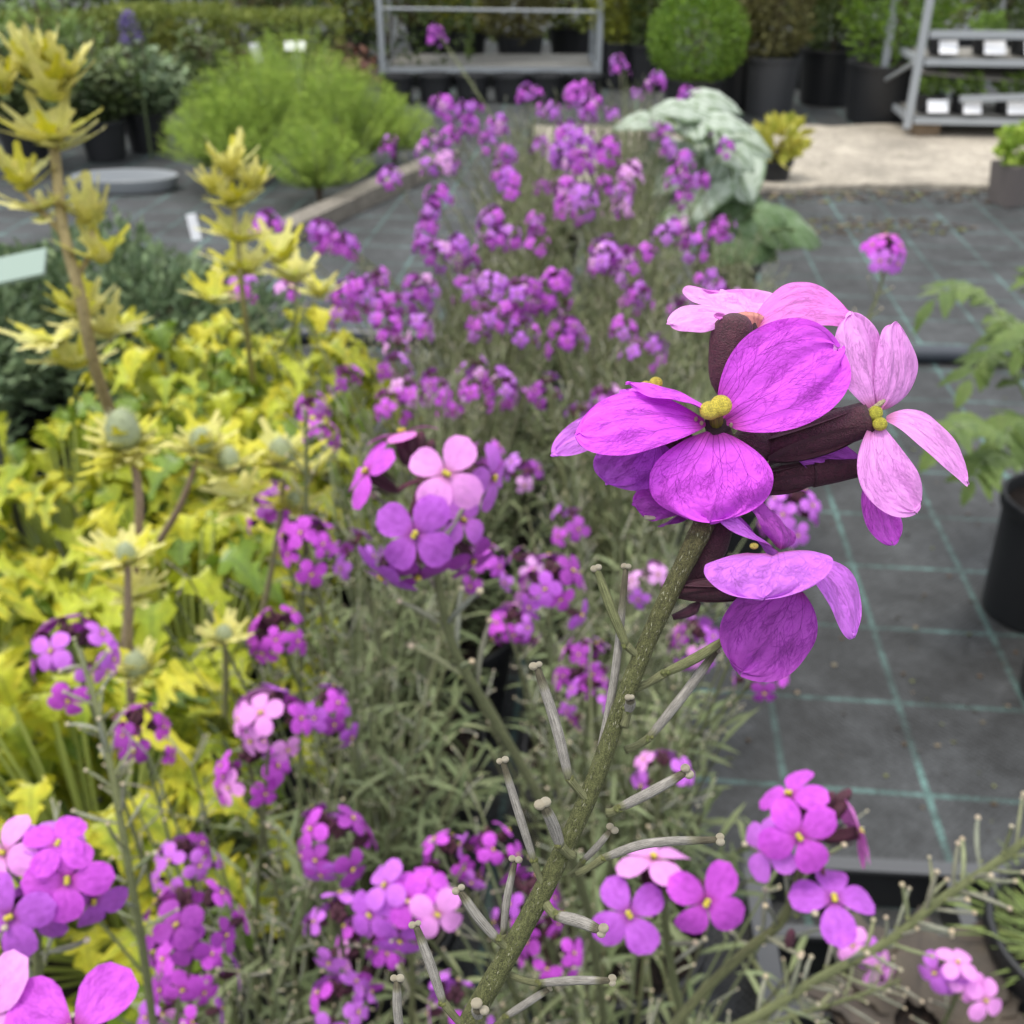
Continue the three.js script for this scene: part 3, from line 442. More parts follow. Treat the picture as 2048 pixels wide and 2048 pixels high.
// ------------------------------------------------------------------ carry tray, grassy pot and bronze plant, bottom right
{
  const a = G(1490, 1800), b = G(1975, 1835), o = thing('carry_tray', 'black plastic carry tray frame lying on the mat, bottom right', 'tray', a), w = a.distanceTo(b), d = 0.3, h = 0.055;
  o.rotation.y = -YAW * 0.7;
  const bar = (n, x0, x1, z0, z1) => part(n, new THREE.BoxGeometry(x1 - x0, h, z1 - z0).translate((x0 + x1) / 2, h / 2 + 0.002, (z0 + z1) / 2), M.tray, o);
  const lip = (n, x0, x1, z0, z1) => part(n, new THREE.BoxGeometry(x1 - x0, 0.005, z1 - z0).translate((x0 + x1) / 2, h + 0.0055, (z0 + z1) / 2), std({ color: lin(0.075, 0.078, 0.085), roughness: 0.5 }), o);
  bar('wall', 0, w, -0.003, 0.0005); bar('wall', 0, 0.004, 0.002, d); bar('wall', w - 0.004, w, 0.002, d); bar('wall', 0, w, d + 0.001, d + 0.005);
  lip('rim', -0.008, w + 0.008, -0.012, 0.006); lip('rim', -0.01, 0.012, 0.0075, d); lip('rim', w - 0.012, w + 0.01, 0.0075, d);
  for (const z of [0.085, 0.17]) { bar('divider', 0.0055, w - 0.0055, z, z + 0.003); lip('divider_rim', 0.013, w - 0.013, z - 0.006, z + 0.008); }
  for (const x of [w * 0.8]) for (const z of [0.002, 0.09, 0.175]) { bar('divider', x, x + 0.003, z, z + 0.078); lip('divider_rim', x - 0.007, x + 0.009, z + 0.0075, z + 0.072); }
  const gp = at(2175, 1890, 0.92), q = thing('grassy_pot', 'black pot of green grassy leaves in the bottom right corner', 'potted plant', V(gp.x, 0, gp.z));
  part('pot', potGeo(0.083, 0.07, 0.17), M.pot, q); part('soil', gSoil, M.soil, q);
  const g = new GB(); for (let k = 0; k < 200; k++) { const an = R(0, 6.3), r = R(0, 0.06), dd = V(Math.cos(an) * R(0.2, 1), R(0.5, 1), Math.sin(an) * R(0.2, 1)).normalize(); g.leaf(V(Math.cos(an) * r, 0.14, Math.sin(an) * r), dd, V(-Math.sin(an), 0, Math.cos(an)), R(0.03, 0.065), 0.0018, R(0.2, 0.9), 0.4, jit([0.1, 0.15, 0.03], 0.2), jit([0.2, 0.27, 0.07], 0.25), 4, 0.6); }
  part('foliage', g.geo(), M.leafy, q, 'stuff');
  const bp = at(1850, 2010, 0.9), n = thing('bronze_plant', 'dull bronze leaved plant in the bottom right tray', 'plant', V(bp.x, 0, bp.z)), lf = serrated(5, 0.3, [0.075, 0.055, 0.04], [0.13, 0.10, 0.07]);
  part('pot', potGeo(0.06, 0.05, 0.1), M.pot, n); part('soil', soilGeo(0.055, 0.085), M.soil, n);
  for (let k = 0; k < 22; k++) { const an = R(0, 6.3), dd = V(Math.cos(an), R(0.2, 1.4), Math.sin(an)).normalize(); setLeaf(part('leaf', lf, M.leafMap, n), V(Math.cos(an) * 0.02, 0.1, Math.sin(an) * 0.02), dd, V(-dd.x, 1, -dd.z).normalize(), R(0.06, 0.1)); }
}

// ------------------------------------------------------------------ golden sea hollies on the left: toothed leaves on stalks, stems with whorls of spiny bracts
const gold = { y: [0.70, 0.66, 0.03], l: [0.48, 0.54, 0.014], g: [0.21, 0.33, 0.010], p: [0.82, 0.77, 0.26] };
function toothedLeaf(lobes, ratio, margin, centre, curl) {
  const g = new GB(), n = lobes * 4, rows = [];
  for (let j = 0; j <= n; j++) {
    const t = j / n, ph = j % 4, tooth = [1.25, 0.82, 0.46, 0.8][ph], w = ratio * Math.pow(Math.sin(Math.PI * clamp(0.05 + 0.94 * Math.pow(t, 0.8))), 0.75), y = (q) => curl * (0.5 * Math.sin(t * 3.1) - 0.55 * t * t) + 0.10 * Math.sin(j * 1.1 + q * 4) * q * q + 0.03 * Math.sin(j * 2.3) * Math.abs(q), row = [];
    for (const s of [-1, -0.5, 0, 0.5, 1]) { const e = Math.abs(s) === 1 ? tooth : 1, k = Math.abs(s) === 1 ? 0 : Math.abs(s) === 0.5 ? 0.35 + R(-0.3, 0.3) : 0.75, c = jit([0, 1, 2].map((i) => margin[i] * (1 - clamp(k)) + centre[i] * clamp(k)), 0.1); row.push(g.v(V(t + (Math.abs(s) === 1 && ph === 0 ? 0.04 : 0), y(s) + 0.3 * Math.abs(s) * w, s * w * e), c, s * 0.5 + 0.5, t)); }
    rows.push(row);
  }
  for (let j = 0; j < n; j++) for (let i = 0; i < 4; i++) g.quad(rows[j][i], rows[j][i + 1], rows[j + 1][i + 1], rows[j + 1][i]);
  return g.geo();
}
const goldLeaves = [toothedLeaf(5, 0.40, gold.y, gold.l, 0.9), toothedLeaf(6, 0.44, gold.y, gold.g, 0.6), toothedLeaf(5, 0.36, gold.l, gold.g, 1.1), toothedLeaf(6, 0.42, gold.l, gold.l, 0.7), toothedLeaf(5, 0.42, gold.y, gold.y, 0.8), toothedLeaf(5, 0.4, gold.g, [0.14, 0.25, 0.03], 0.7)];
const bractGeos = [[gold.p, gold.y], [gold.y, gold.l], [gold.p, gold.l]].map(([a, b]) => { const g = new GB(), n = 8, rows = []; for (let j = 0; j <= n; j++) { const t = j / n, w = 0.17 * Math.pow(1 - t, 0.7) * (0.5 + 1.6 * t * (1 - t)) * 1.55 * (j % 3 === 1 ? 1.65 : 0.9) + 0.003, c = mixc([b, a], clamp(t * 1.3)); rows.push([g.v(V(t + (j % 3 === 1 ? 0.07 : 0), 0.25 * t * t + 0.25 * w, -w), jit(a, 0.08), 0, t), g.v(V(t, 0.25 * t * t, 0), c, 0.5, t), g.v(V(t + (j % 3 === 1 ? 0.07 : 0), 0.25 * t * t + 0.25 * w, w), jit(a, 0.08), 1, t)]); } for (let j = 0; j < n; j++) for (let i = 0; i < 2; i++) g.quad(rows[j][i], rows[j][i + 1], rows[j + 1][i + 1], rows[j + 1][i]); return g.geo(); });
const coneGeo = (() => { const g = new GB(), n = 9, c = [0.27, 0.31, 0.19]; g.tube([0, 0.2, 0.45, 0.7, 0.88, 1].map((y) => V(0, y, 0)), [0.42, 0.47, 0.45, 0.36, 0.22, 0.04], n, c); for (let k = 0; k < 150; k++) { const y = R(0.02, 0.9), a = R(0, 6.3), r = 0.44 * Math.sqrt(1 - y * y * 0.95), d = V(Math.cos(a), 0.6, Math.sin(a)).normalize(); g.leaf(V(Math.cos(a) * r, y, Math.sin(a) * r), d, V(-Math.sin(a), 0, Math.cos(a)), 0.2, 0.045, 0, 0.2, c, [0.55, 0.55, 0.36], 1, 0.5); } return g.geo(); })();
function whorl(plant, p, s, n, rise, cone = 0, axis = V(0, 1, 0)) {
  const w = sub('bract_whorl', plant, p); w.quaternion.setFromUnitVectors(V(0, 1, 0), axis.clone().normalize());
  for (let k = 0; k < n; k++) { const a = k / n * 6.283 + R(-0.25, 0.25), e = rise + R(-0.3, 0.35), m = part('bract', pick(bractGeos), M.leafMap, w); setLeaf(m, V(0, R(-0.12, 0.12) * s, 0), V(Math.cos(a) * Math.cos(e), Math.sin(e), Math.sin(a) * Math.cos(e)), V(-Math.cos(a) * Math.sin(e), Math.cos(e), -Math.sin(a) * Math.sin(e)), s * R(0.8, 1.15)); }
  if (cone) { const c = part('flower_cone', coneGeo, M.plain, w); c.scale.setScalar(cone * 0.72); }
}
{
  const list = [
    [-0.40, 0.56, 'golden toothed sea holly nearest the camera at bottom left'], [-0.62, 0.72, 'golden sea holly at the left edge below the tall spiny stem'], [-0.42, 0.82, 'golden sea holly in the middle of the left clump'],
    [-0.64, 1.02, 'golden sea holly with the tallest spiny flower stem'], [-0.44, 1.08, 'golden sea holly with grey green cones beside the wallflowers'], [-0.60, 1.32, 'golden sea holly at the back left of the clump'], [-0.42, 1.34, 'golden sea holly at the back, nearest the black edging'], [-0.80, 0.9, 'golden sea holly mostly outside the left edge']];
  const P = list.map(([x, f, lab]) => {
    const t = thing('sea_holly', lab, 'sea holly', bed(x, f), 'golden sea hollies'); part('pot', gPot, M.pot, t); part('soil', gSoil, M.soil, t);
    for (let k = 0; k < 120; k++) {
      const a = k * 2.4 + R(-0.2, 0.2), q = Math.sqrt((k + 1) / 120), r = 0.03 + 0.095 * q, y = 0.40 - 0.18 * q * q + R(-0.045, 0.035), e = V(Math.cos(a) * r, y, Math.sin(a) * r);
      part('leaf_stalk', new GB().tube(bez(V(Math.cos(a) * 0.015, 0.14, Math.sin(a) * 0.015), V(e.x * 0.45, y * 0.75, e.z * 0.45), e, 4), 0.0018, 4, [0.36, 0.42, 0.10], false).geo(), M.plain, t);
      const dr = V(Math.cos(a), R(0.15, 0.75) - 0.5 * q, Math.sin(a)).normalize(); setLeaf(part('leaf', goldLeaves[q > 0.7 && rnd() < 0.65 ? pick([1, 2, 5, 3]) : pick([0, 1, 1, 3, 3, 4, 2, 5])], M.leafMap, t), e, dr, V(-Math.cos(a) * dr.y, 1, -Math.sin(a) * dr.y).normalize(), R(0.034, 0.062));
    }
    return t;
  });
  const stalk = (t, pts, r, c = [0.50, 0.40, 0.19]) => { const w = pts.map(([x, y, z]) => at(x, y, z).sub(t.position)); part('flower_stalk', new GB().tube(curve(w, 16), Array.from({ length: 17 }, (_, k) => r * (1 - 0.35 * k / 16)), 7, c, true, 60).geo(), M.stem2, t); return w; };
  M.stem2 = phys({ color: lin(1, 1, 1), map: barkTex, vertexColors: true, roughness: 0.8 });
  const wl = (t, px, py, z, s, n, rise, cone = 0) => whorl(t, at(px, py, z).sub(t.position), s, n, rise, cone);
  // tallest stem
  const a = P[1]; a.children.length;
  const A = P[3]; stalk(A, [[250, 900, 0.78], [185, 720, 0.66], [160, 590, 0.63], [128, 470, 0.62], [112, 330, 0.62], [105, 250, 0.62]], 0.0042);
  wl(A, 110, 290, 0.62, 0.034, 16, 0.3); wl(A, 105, 190, 0.62, 0.034, 14, 0.55); wl(A, 62, 150, 0.615, 0.026, 12, 0.75); wl(A, 130, 165, 0.625, 0.026, 12, 0.7); wl(A, 5, 180, 0.61, 0.024, 10, 0.7); wl(A, 95, 130, 0.62, 0.022, 10, 0.85);
  stalk(A, [[128, 470, 0.62], [90, 430, 0.62], [50, 385, 0.62]], 0.0022); wl(A, 45, 375, 0.62, 0.028, 10, 0.6); stalk(A, [[150, 560, 0.63], [178, 510, 0.63], [185, 455, 0.63]], 0.002); wl(A, 185, 455, 0.63, 0.03, 10, 0.75);
  wl(A, 85, 425, 0.62, 0.03, 9, 0.1); wl(A, 205, 520, 0.63, 0.028, 7, 0.5); wl(A, 165, 630, 0.65, 0.032, 10, 0.35); wl(A, 110, 690, 0.67, 0.032, 10, 0.2); wl(A, 215, 670, 0.66, 0.034, 9, 0.3); wl(A, 150, 730, 0.68, 0.034, 9, 0.2);
  const B = P[6]; stalk(B, [[505, 760, 1.2], [490, 640, 1.05], [478, 520, 1.0], [468, 420, 1.0], [460, 350, 1.0]], 0.0034, [0.46, 0.42, 0.16]);
  wl(B, 462, 345, 1.0, 0.038, 14, 0.55); wl(B, 510, 375, 1.0, 0.03, 11, 0.6); wl(B, 430, 385, 1.0, 0.03, 11, 0.5); wl(B, 468, 410, 1.0, 0.036, 13, 0.25); wl(B, 478, 480, 1.0, 0.036, 13, 0.3); wl(B, 485, 545, 1.02, 0.042, 13, 0.15); wl(B, 590, 560, 1.1, 0.042, 12, 0.3); wl(B, 640, 590, 1.15, 0.036, 10, 0.3); wl(B, 430, 600, 1.05, 0.04, 8, 0.2); wl(B, 560, 520, 1.08, 0.045, 9, 0.4);
  stalk(B, [[560, 700, 1.2], [590, 640, 1.12], [592, 570, 1.1]], 0.0025, [0.3, 0.33, 0.12]);
  const C = P[2]; stalk(C, [[250, 1290, 0.72], [268, 1130, 0.66], [278, 1000, 0.63], [262, 890, 0.62]], 0.0036, [0.42, 0.31, 0.20]); wl(C, 250, 885, 0.62, 0.0224, 21, 0.2, 0.03); wl(C, 250, 910, 0.62, 0.0251, 19, -0.1);
  wl(C, 235, 1120, 0.63, 0.0238, 17, 0.1); wl(C, 270, 1190, 0.65, 0.0238, 15, 0.2);
  const D = P[4]; stalk(D, [[320, 1080, 0.72], [360, 1010, 0.68], [395, 920, 0.66]], 0.0026, [0.4, 0.3, 0.2]); wl(D, 405, 900, 0.66, 0.0238, 19, 0.3, 0.022); wl(D, 460, 935, 0.66, 0.0238, 19, 0.25, 0.02); wl(D, 565, 925, 0.7, 0.029, 21, 0.3, 0.026); wl(D, 620, 950, 0.72, 0.0224, 17, 0.3); wl(D, 590, 1010, 0.72, 0.0224, 17, 0.2, 0.015); wl(D, 480, 1000, 0.68, 0.0264, 17, 0.1);
  stalk(D, [[520, 1250, 0.85], [550, 1100, 0.78], [568, 960, 0.7]], 0.0026, [0.4, 0.34, 0.2]);
  const E = P[0]; wl(E, 255, 1120, 0.58, 0.0211, 17, 0.25, 0.016); stalk(E, [[262, 1400, 0.66], [256, 1250, 0.6], [255, 1130, 0.58]], 0.003, [0.42, 0.33, 0.2]); wl(E, 275, 1345, 0.6, 0.0224, 17, 0.3, 0.02); wl(E, 450, 1280, 0.66, 0.0198, 17, 0.35, 0.016); stalk(E, [[450, 1430, 0.75], [452, 1350, 0.7], [450, 1290, 0.66]], 0.0025, [0.36, 0.36, 0.16]);
}

// ------------------------------------------------------------------ wallflowers
const STALK = [0.155, 0.175, 0.075], PODC = [0.33, 0.335, 0.25], TIPC = [0.72, 0.62, 0.44], DARK = [0.12, 0.035, 0.06];
M.stalk = phys({ color: lin(1.15, 1.15, 1.15), map: barkTex, bumpMap: barkBump, bumpScale: 0.0003, vertexColors: true, roughness: 0.85 });
// petal: centre line base-ctrl-tip, half width vector, cupping along the sides, wave at the rim
function petalGeo(b, c, t, side, o = {}) {
  const { cup = 0.15, wave = 0.06, nu = 4, nv = 6, claw = 0.16, ph = 0, notch = 0, c0 = [0.62, 0.5, 0.42], mid = 0.58, gx = 1, pw = 1.05, tip = 2.5 } = o, g = new GB(), rows = [], L = b.distanceTo(t), W = side.length();
  for (let j = 0; j <= nv; j++) {
    let q = j / nv; q = nv > 8 ? 1 - Math.pow(1 - q, 1.5) : 1 - Math.pow(1 - q, 1.25);
    const A = V().copy(b).multiplyScalar((1 - q) * (1 - q)).addScaledVector(c, 2 * q * (1 - q)).addScaledVector(t, q * q), dA = V().subVectors(c, b).multiplyScalar(2 * (1 - q)).addScaledVector(V().subVectors(t, c), 2 * q).normalize();
    const w = q < mid ? claw + (1 - claw) * Math.pow(Math.sin(Math.PI / 2 * q / mid), pw) : Math.sqrt(Math.max(0.0004, 1 - Math.pow((q - mid) / (1 - mid), tip)));
    const N = V().crossVectors(dA, side).normalize(), row = [];
    for (let i = 0; i <= nu; i++) {
      const s = i / nu * 2 - 1, e = cup * s * s * w * W + wave * W * w * (Math.sin(q * 7 + s * 3 + ph) * 0.5 * Math.abs(s) + 0.45 * Math.sin(s * 6 + ph * 2 + q * 3) * q) - 0.05 * W * Math.exp(-s * s * 30) * (1 - q) + (o.rag ? W * (0.03 * Math.sin(s * 9 + ph * 3 + q) + 0.016 * Math.sin(s * 17 - ph + q * 5) + 0.02 * Math.sin(q * 15 + s * 4 + ph)) * smooth(0.1, 0.6, q) : 0);
      const rim = 1 - notch * Math.exp(-s * s * 9) * smooth(0.7, 1, q) + (0.012 * Math.sin(i * 2.3 + ph * 5) + (o.rag ? 0.05 * Math.sin(s * 4.2 + ph * 3) + 0.02 * Math.sin(s * 11 + ph * 7) + 0.012 * Math.sin(s * 23 + ph) : 0)) * smooth(0.5, 1, q);
      const k = smooth(0, 0.2, q), col = c0.map((x, z) => x + (1 - x) * k);
      row.push(g.v(V().copy(A).addScaledVector(side, s * w).addScaledVector(N, e).addScaledVector(dA, (rim - 1) * L * 0.5 - 0.0 * s), col, 0.5 + 0.5 * s * (0.35 + 0.65 * w) * gx, q));
    }
    rows.push(row);
  }
  for (let j = 0; j < nv; j++) for (let i = 0; i < nu; i++) g.quad(rows[j][i], rows[j][i + 1], rows[j + 1][i + 1], rows[j + 1][i]);
  return g.geo();
}
// unit flower: faces +y, throat at the origin, petals 11 mm, calyx tube below
const petals = Array.from({ length: 6 }, (_, k) => { const f = k * 1.7; return petalGeo(V(0.0008, 0, 0), V(0.006, 0.0012 + 0.0006 * Math.sin(f), 0), V(0.0118 + 0.0006 * Math.cos(f), -0.0012 - 0.0022 * (0.5 + 0.5 * Math.sin(f * 2.3)), 0.0004 * Math.sin(f)), V(0, 0, 0.0047 + 0.0004 * Math.sin(f * 1.3)), { cup: 0.12 * Math.sin(f + 1), wave: 0.1, ph: f, nu: 5, nv: 6 }); });
const calyxGeo = (() => { const g = new GB(), c = (t) => t > 0.9 ? [0.34, 0.28, 0.2] : [1, 1, 1]; g.tube([-0.0115, -0.0095, -0.006, -0.002, -0.0002].map((y) => V(0, y, 0)), [0.0006, 0.0018, 0.0023, 0.0022, 0.0021], 8, c, true, 80); for (let k = 0; k < 4; k++) { const a = k * 1.571 + 0.78, d = V(Math.cos(a) * 0.12, 1, Math.sin(a) * 0.12).normalize(); g.leaf(V(Math.cos(a) * 0.0021, -0.0098, Math.sin(a) * 0.0021), d, V(-Math.sin(a), 0, Math.cos(a)), 0.0092, 0.0015, -0.05, -0.4, [1.05, 1, 1], [0.85, 0.8, 0.9], 4, 0.6); } return g.geo(); })();
const stigmaGeo = (() => { const g = new GB(); g.tube([V(0, -0.001, 0), V(0, 0.001, 0)], 0.0006, 6, [0.35, 0.4, 0.25]); g.ball(V(0.0005, 0.0013, 0), 0.0009, 0.0007, 0.0009, [1, 1, 1], 8, 5); g.ball(V(-0.0006, 0.0012, 0.0001), 0.0008, 0.0006, 0.0009, [0.95, 0.95, 0.9], 8, 5); return g.geo(); })();
const budGeo = (() => { const g = new GB(); g.tube([0, 0.15, 0.45, 0.75, 0.95, 1].map((y) => V(0, y * 0.0085, 0)), [0.0007, 0.0015, 0.0021, 0.0018, 0.0009, 0.0001], 8, (t) => t > 0.75 ? [1.5, 1.1, 1.5] : [1, 1, 1], true, 80); return g.geo(); })();
const HUES = ['magenta', 'magenta', 'violet', 'lilac', 'magenta', 'deep', 'magenta', 'lilac', 'pink', 'violet'];
M.farPetal = phys({ color: lin(1, 1, 1), vertexColors: true, roughness: 0.65, specularIntensity: 0.4, transmission: 0.26, thickness: 0 });
const recolour = (g, f) => { const a = g.attributes.color; for (let i = 0; i < a.count; i++) { const c = f(a.getX(i), a.getY(i), a.getZ(i)); a.setXYZ(i, c[0], c[1], c[2]); } return g; };
const farFlowers = Object.keys(tint).flatMap((h) => [0, 1].map((v) => {
  const gs = []; const cc = tint[h].map((x, i) => x * [0.9, 1.15, 0.95][i]);
  for (let k = 0; k < 4; k++) { const f = k * 1.3 + v * 2.1, p = petalGeo(V(0.0008, 0, 0), V(0.006, 0.001, 0), V(0.0118, -0.002 - 0.002 * Math.sin(f) ** 2, 0), V(0, 0, 0.0048), { cup: 0.1 * Math.sin(f), wave: 0.1, ph: f, nu: 2, nv: 4 }); p.rotateY(k * 1.571 + 0.15 * Math.sin(f)); gs.push(recolour(p, (r, g, b) => [r * cc[0], g * cc[1], b * cc[2]])); }
  const ca = new GB(); ca.tube([V(0, -0.0115, 0), V(0, -0.008, 0), V(0, -0.0003, 0)], [0.0007, 0.0021, 0.0022], 5, DARK); ca.ball(V(0, 0.001, 0), 0.0013, 0.0008, 0.0013, [0.6, 0.5, 0.16], 5, 3); gs.push(ca.geo());
  return { h, g: mergeGeometries(gs) };
}));
const UP = V(0, 1, 0);
function placeFlower(o, p, face, s, roll) { o.position.copy(p); o.quaternion.setFromUnitVectors(UP, face.clone().normalize()).multiply(new THREE.Quaternion().setFromAxisAngle(UP, roll)); o.scale.setScalar(s); }
function nearFlower(plant, world, face, s, hue, roll = R(0, 6), skip = 0) {
  const f = sub('flower', plant); placeFlower(f, world.clone().sub(plant.position), face, s, roll);
  const b = Math.floor(rnd() * 6);
  for (let k = 0; k < 4 - skip; k++) { const m = part('petal', petals[(b + k * 5) % 6], PET[hue], f); m.rotation.set(0, k * 1.571 + R(-0.14, 0.14), R(-0.1, 0.16)); }
  part('calyx', calyxGeo, M.sepal, f); part('stigma', stigmaGeo, M.stigma, f);
  return f;
}
function farFlower(plant, world, face, s, hue) { const c = farFlowers.filter((q) => q.h === hue), m = part('flower', pick(c).g, M.farPetal, plant); placeFlower(m, world.clone().sub(plant.position), face, s, R(0, 6)); }
// a raceme: dark buds at the top, open flowers ringed below and outwards
function head(plant, pos, n, s, near, axis = UP, hues = HUES) {
  const a = V(0, 1, 0).lerp(axis, 0.7).normalize(), x = V().crossVectors(a, V(0.3, 0.1, 1)).normalize(), y = V().crossVectors(a, x), hue0 = pick(hues);
  const off = R(0, 6.3);
  for (let k = 0; k < n; k++) {
    const q = (k + rnd() * 0.7) / n, low = q > 0.6, an = off + k * 2.399 + R(-0.4, 0.4), e = R(0.55, 0.9) - q * R(0.7, 1.3), o = V().addScaledVector(x, Math.cos(an)).addScaledVector(y, Math.sin(an));
    const face = o.clone().multiplyScalar(Math.cos(e)).addScaledVector(a, Math.sin(e) + 0.12).normalize(), r = s * (0.009 + 0.011 * Math.sqrt(q)) * R(0.85, 1.25);
    const p = pos.clone().addScaledVector(o, r).addScaledVector(a, s * (0.008 - (near ? 0.030 : 0.034) * q * R(0.7, 1.15)));
    const h = rnd() < 0.55 ? hue0 : pick(hues);
    const fs = s * (low ? R(0.66, 0.95) : R(0.72, 1.0)), hh = rnd() < 0.12 ? 'deep' : h;
    near ? nearFlower(plant, p, face, fs, hh, R(0, 6), rnd() < 0.16 ? 1 : 0) : farFlower(plant, p, face, fs, hh);
  }
  const nb = near ? 7 : 3, g = [];
  for (let k = 0; k < nb; k++) { const an = k * 2.4, d = V().addScaledVector(x, Math.cos(an) * 0.55).addScaledVector(y, Math.sin(an) * 0.55).add(a).normalize(), b = part('bud', budGeo, M.sepal, plant); placeFlower(b, pos.clone().sub(plant.position).addScaledVector(a, s * (-0.002 + 0.0006 * k)).addScaledVector(d, s * 0.002), d, s * R(0.7, 1.05), 0); }
}
// one seed pod on its stalk, added to g: short pedicel, joint, pod, pale tip
function podTo(g, p, d, L, r, detail) {
  const bend = V(R(-1, 1), R(-0.2, 0.8), R(-1, 1)).multiplyScalar(L * 0.12), e = p.clone().addScaledVector(d, L), m = p.clone().addScaledVector(d, L * 0.5).add(bend);
  g.tube(bez(p, m, e, detail ? 5 : 2), detail ? [r * 0.6, r * 0.75, r, r * 1.05, r * 0.9, r * 0.6] : [r * 0.7, r, r * 0.7], detail ? 6 : 4, jit(rnd() < 0.3 ? [0.3, 0.33, 0.18] : PODC, 0.15), false, 60);
  if (detail) g.ball(p.clone().addScaledVector(d, L * 0.2), r * 1.1, r * 1.0, r * 1.1, [0.3, 0.33, 0.13], 6, 4);
  g.ball(e, r * 1.25, r * 1.1, r * 1.25, jit(TIPC, 0.15), detail ? 7 : 4, detail ? 5 : 3);
}
function stemTo(plant, pts, r0, r1, pods, detail, podFrom = 0.45, podTo_ = 0.93, podLen = [0.012, 0.022]) {
  const w = pts.map((p) => p.clone().sub(plant.position)), n = detail ? 26 : 10, c = curve(w, n), g = new GB();
  g.tube(c, c.map((_, k) => r0 + (r1 - r0) * k / n), detail ? 8 : 5, jit(STALK, 0.12), true, 40);
  for (let k = 0; k < pods; k++) {
    const t = podFrom + (podTo_ - podFrom) * (k + rnd() * 0.8) / pods, i = Math.min(n - 1, Math.floor(t * n)), p = c[i].clone().lerp(c[i + 1], t * n - i), d = V().subVectors(c[i + 1], c[i]).normalize(), a = k * 2.4 + R(-0.4, 0.4), s1 = V().crossVectors(d, V(0.2, 0.3, 1)).normalize(), s2 = V().crossVectors(d, s1);
    podTo(g, p, V().addScaledVector(s1, Math.cos(a)).addScaledVector(s2, Math.sin(a)).addScaledVector(d, R(0.5, 1.2)).normalize(), R(...podLen), R(0.0006, 0.0009), detail);
  }
  return part('flower_stem', g.geo(), M.stalk, plant);
}
// grey green foliage: many leafy shoots, with thin spent stems between
function wallFoliage(kind) {
  const g = new GB(), pal = [[0.075, 0.105, 0.032], [0.24, 0.285, 0.135]];
  const tall = kind >= 2;
  for (let k = 0; k < (tall ? 30 : 29); k++) {
    const a = R(0, 6.3), q = Math.sqrt(rnd()), h = R(0.10, tall ? 0.22 : 0.28) * (1 - 0.35 * q), top = V(Math.cos(a) * 0.135 * q, 0.165 + h, Math.sin(a) * 0.135 * q), pts = bez(V(top.x * 0.3, 0.14, top.z * 0.3), V(top.x * 0.55, 0.14 + h * 0.5, top.z * 0.55), top, 6);
    g.tube(pts, [0.0022, 0.0021, 0.002, 0.0018, 0.0016, 0.0014, 0.001], 5, jit([0.15, 0.15, 0.08], 0.2), false);
    for (let j = 0; j < 19; j++) { const t = Math.pow((j + 1) / 19, 0.8) * 5.98, i = Math.floor(t), p = pts[i].clone().lerp(pts[i + 1], t - i), an = j * 2.4 + a, e = R(-0.15, 0.75) + (j > 14 ? 0.3 : 0) + (tall ? 0.35 : 0), d = V(Math.cos(an) * Math.cos(e), Math.sin(e), Math.sin(an) * Math.cos(e)), c = mixc(pal, rnd()); g.leaf(p, d, V(-Math.sin(an), 0, Math.cos(an)), R(0.024, 0.05), R(0.0019, 0.003), R(0.1, 0.5), 0.5, jit(c, 0.12), jit(c, 0.16), 3, 0.7); }
  }
  for (let k = 0; k < (tall ? 75 : 26); k++) { const a = R(0, 6.3), q = R(0.2, 1), h = R(0.2, tall ? 0.37 : 0.40), lean = tall ? 0.12 : 0.15, top = V(Math.cos(a) * lean * q + R(-0.02, 0.02), 0.165 + h, Math.sin(a) * lean * q + R(-0.02, 0.02)), pts = bez(V(top.x * 0.2, 0.14, top.z * 0.2), V(top.x * 0.5, 0.14 + h * 0.6, top.z * 0.5), top, 8), c = jit([0.21, 0.235, 0.11], 0.3); g.tube(pts, pts.map((_, i) => 0.0017 - 0.001 * i / 8), 4, c, false); if (tall) for (let j = 0; j < 10; j++) { const p = pts[1 + Math.floor(rnd() * 5.99)], an = R(0, 6.3), d = V(Math.cos(an), R(0.7, 2), Math.sin(an)).normalize(); g.leaf(p.clone(), d, V(-Math.sin(an), 0, Math.cos(an)), R(0.018, 0.034), 0.0014, 0.2, 0.4, jit(c, 0.15), jit(c, 0.15), 2); } for (let j = 0; j < (tall ? 4 : 9); j++) { const p = pts[3 + Math.floor(rnd() * 5.99)], an = R(0, 6.3); podTo(g, p.clone(), V(Math.cos(an), R(0.6, 1.6), Math.sin(an)).normalize(), R(0.012, 0.024), 0.0007, false); } }
  return g.geo();
}
const wallLeaves = [0, 1, 2, 3].map(wallFoliage);
const ordinal = ['nearest', 'second', 'third', 'fourth', 'fifth', 'sixth', 'seventh', 'eighth', 'ninth', 'tenth', 'eleventh', 'twelfth', 'farthest'];
const WALL = [];
function wallflower(x0, fwd, label) {
  const t = thing('wallflower', label, 'wallflower', bed(x0, fwd), 'wallflowers in the pot block');
  part('pot', gPot, M.pot, t); part('soil', gSoil, M.soil, t);
  const f = part('foliage', wallLeaves[(fwd > 0.95 ? 2 : 0) + WALL.length % 2], M.leafy, t, 'stuff'); f.rotation.y = R(0, 6.3); const s = R(0.92, 1.08); f.scale.set(s, (x0 > 0.1 ? 0.72 : 1) * R(0.95, 1.05), s);
  WALL.push(t); return t;
}
for (let k = 0; k < 13; k++) wallflower(0.02 + R(-0.012, 0.012), 0.20 + 0.216 * k, k ? `${ordinal[k]} mauve wallflower from the camera in the right hand row of pots` : 'mauve wallflower whose big sharp flower head fills the foreground at right');
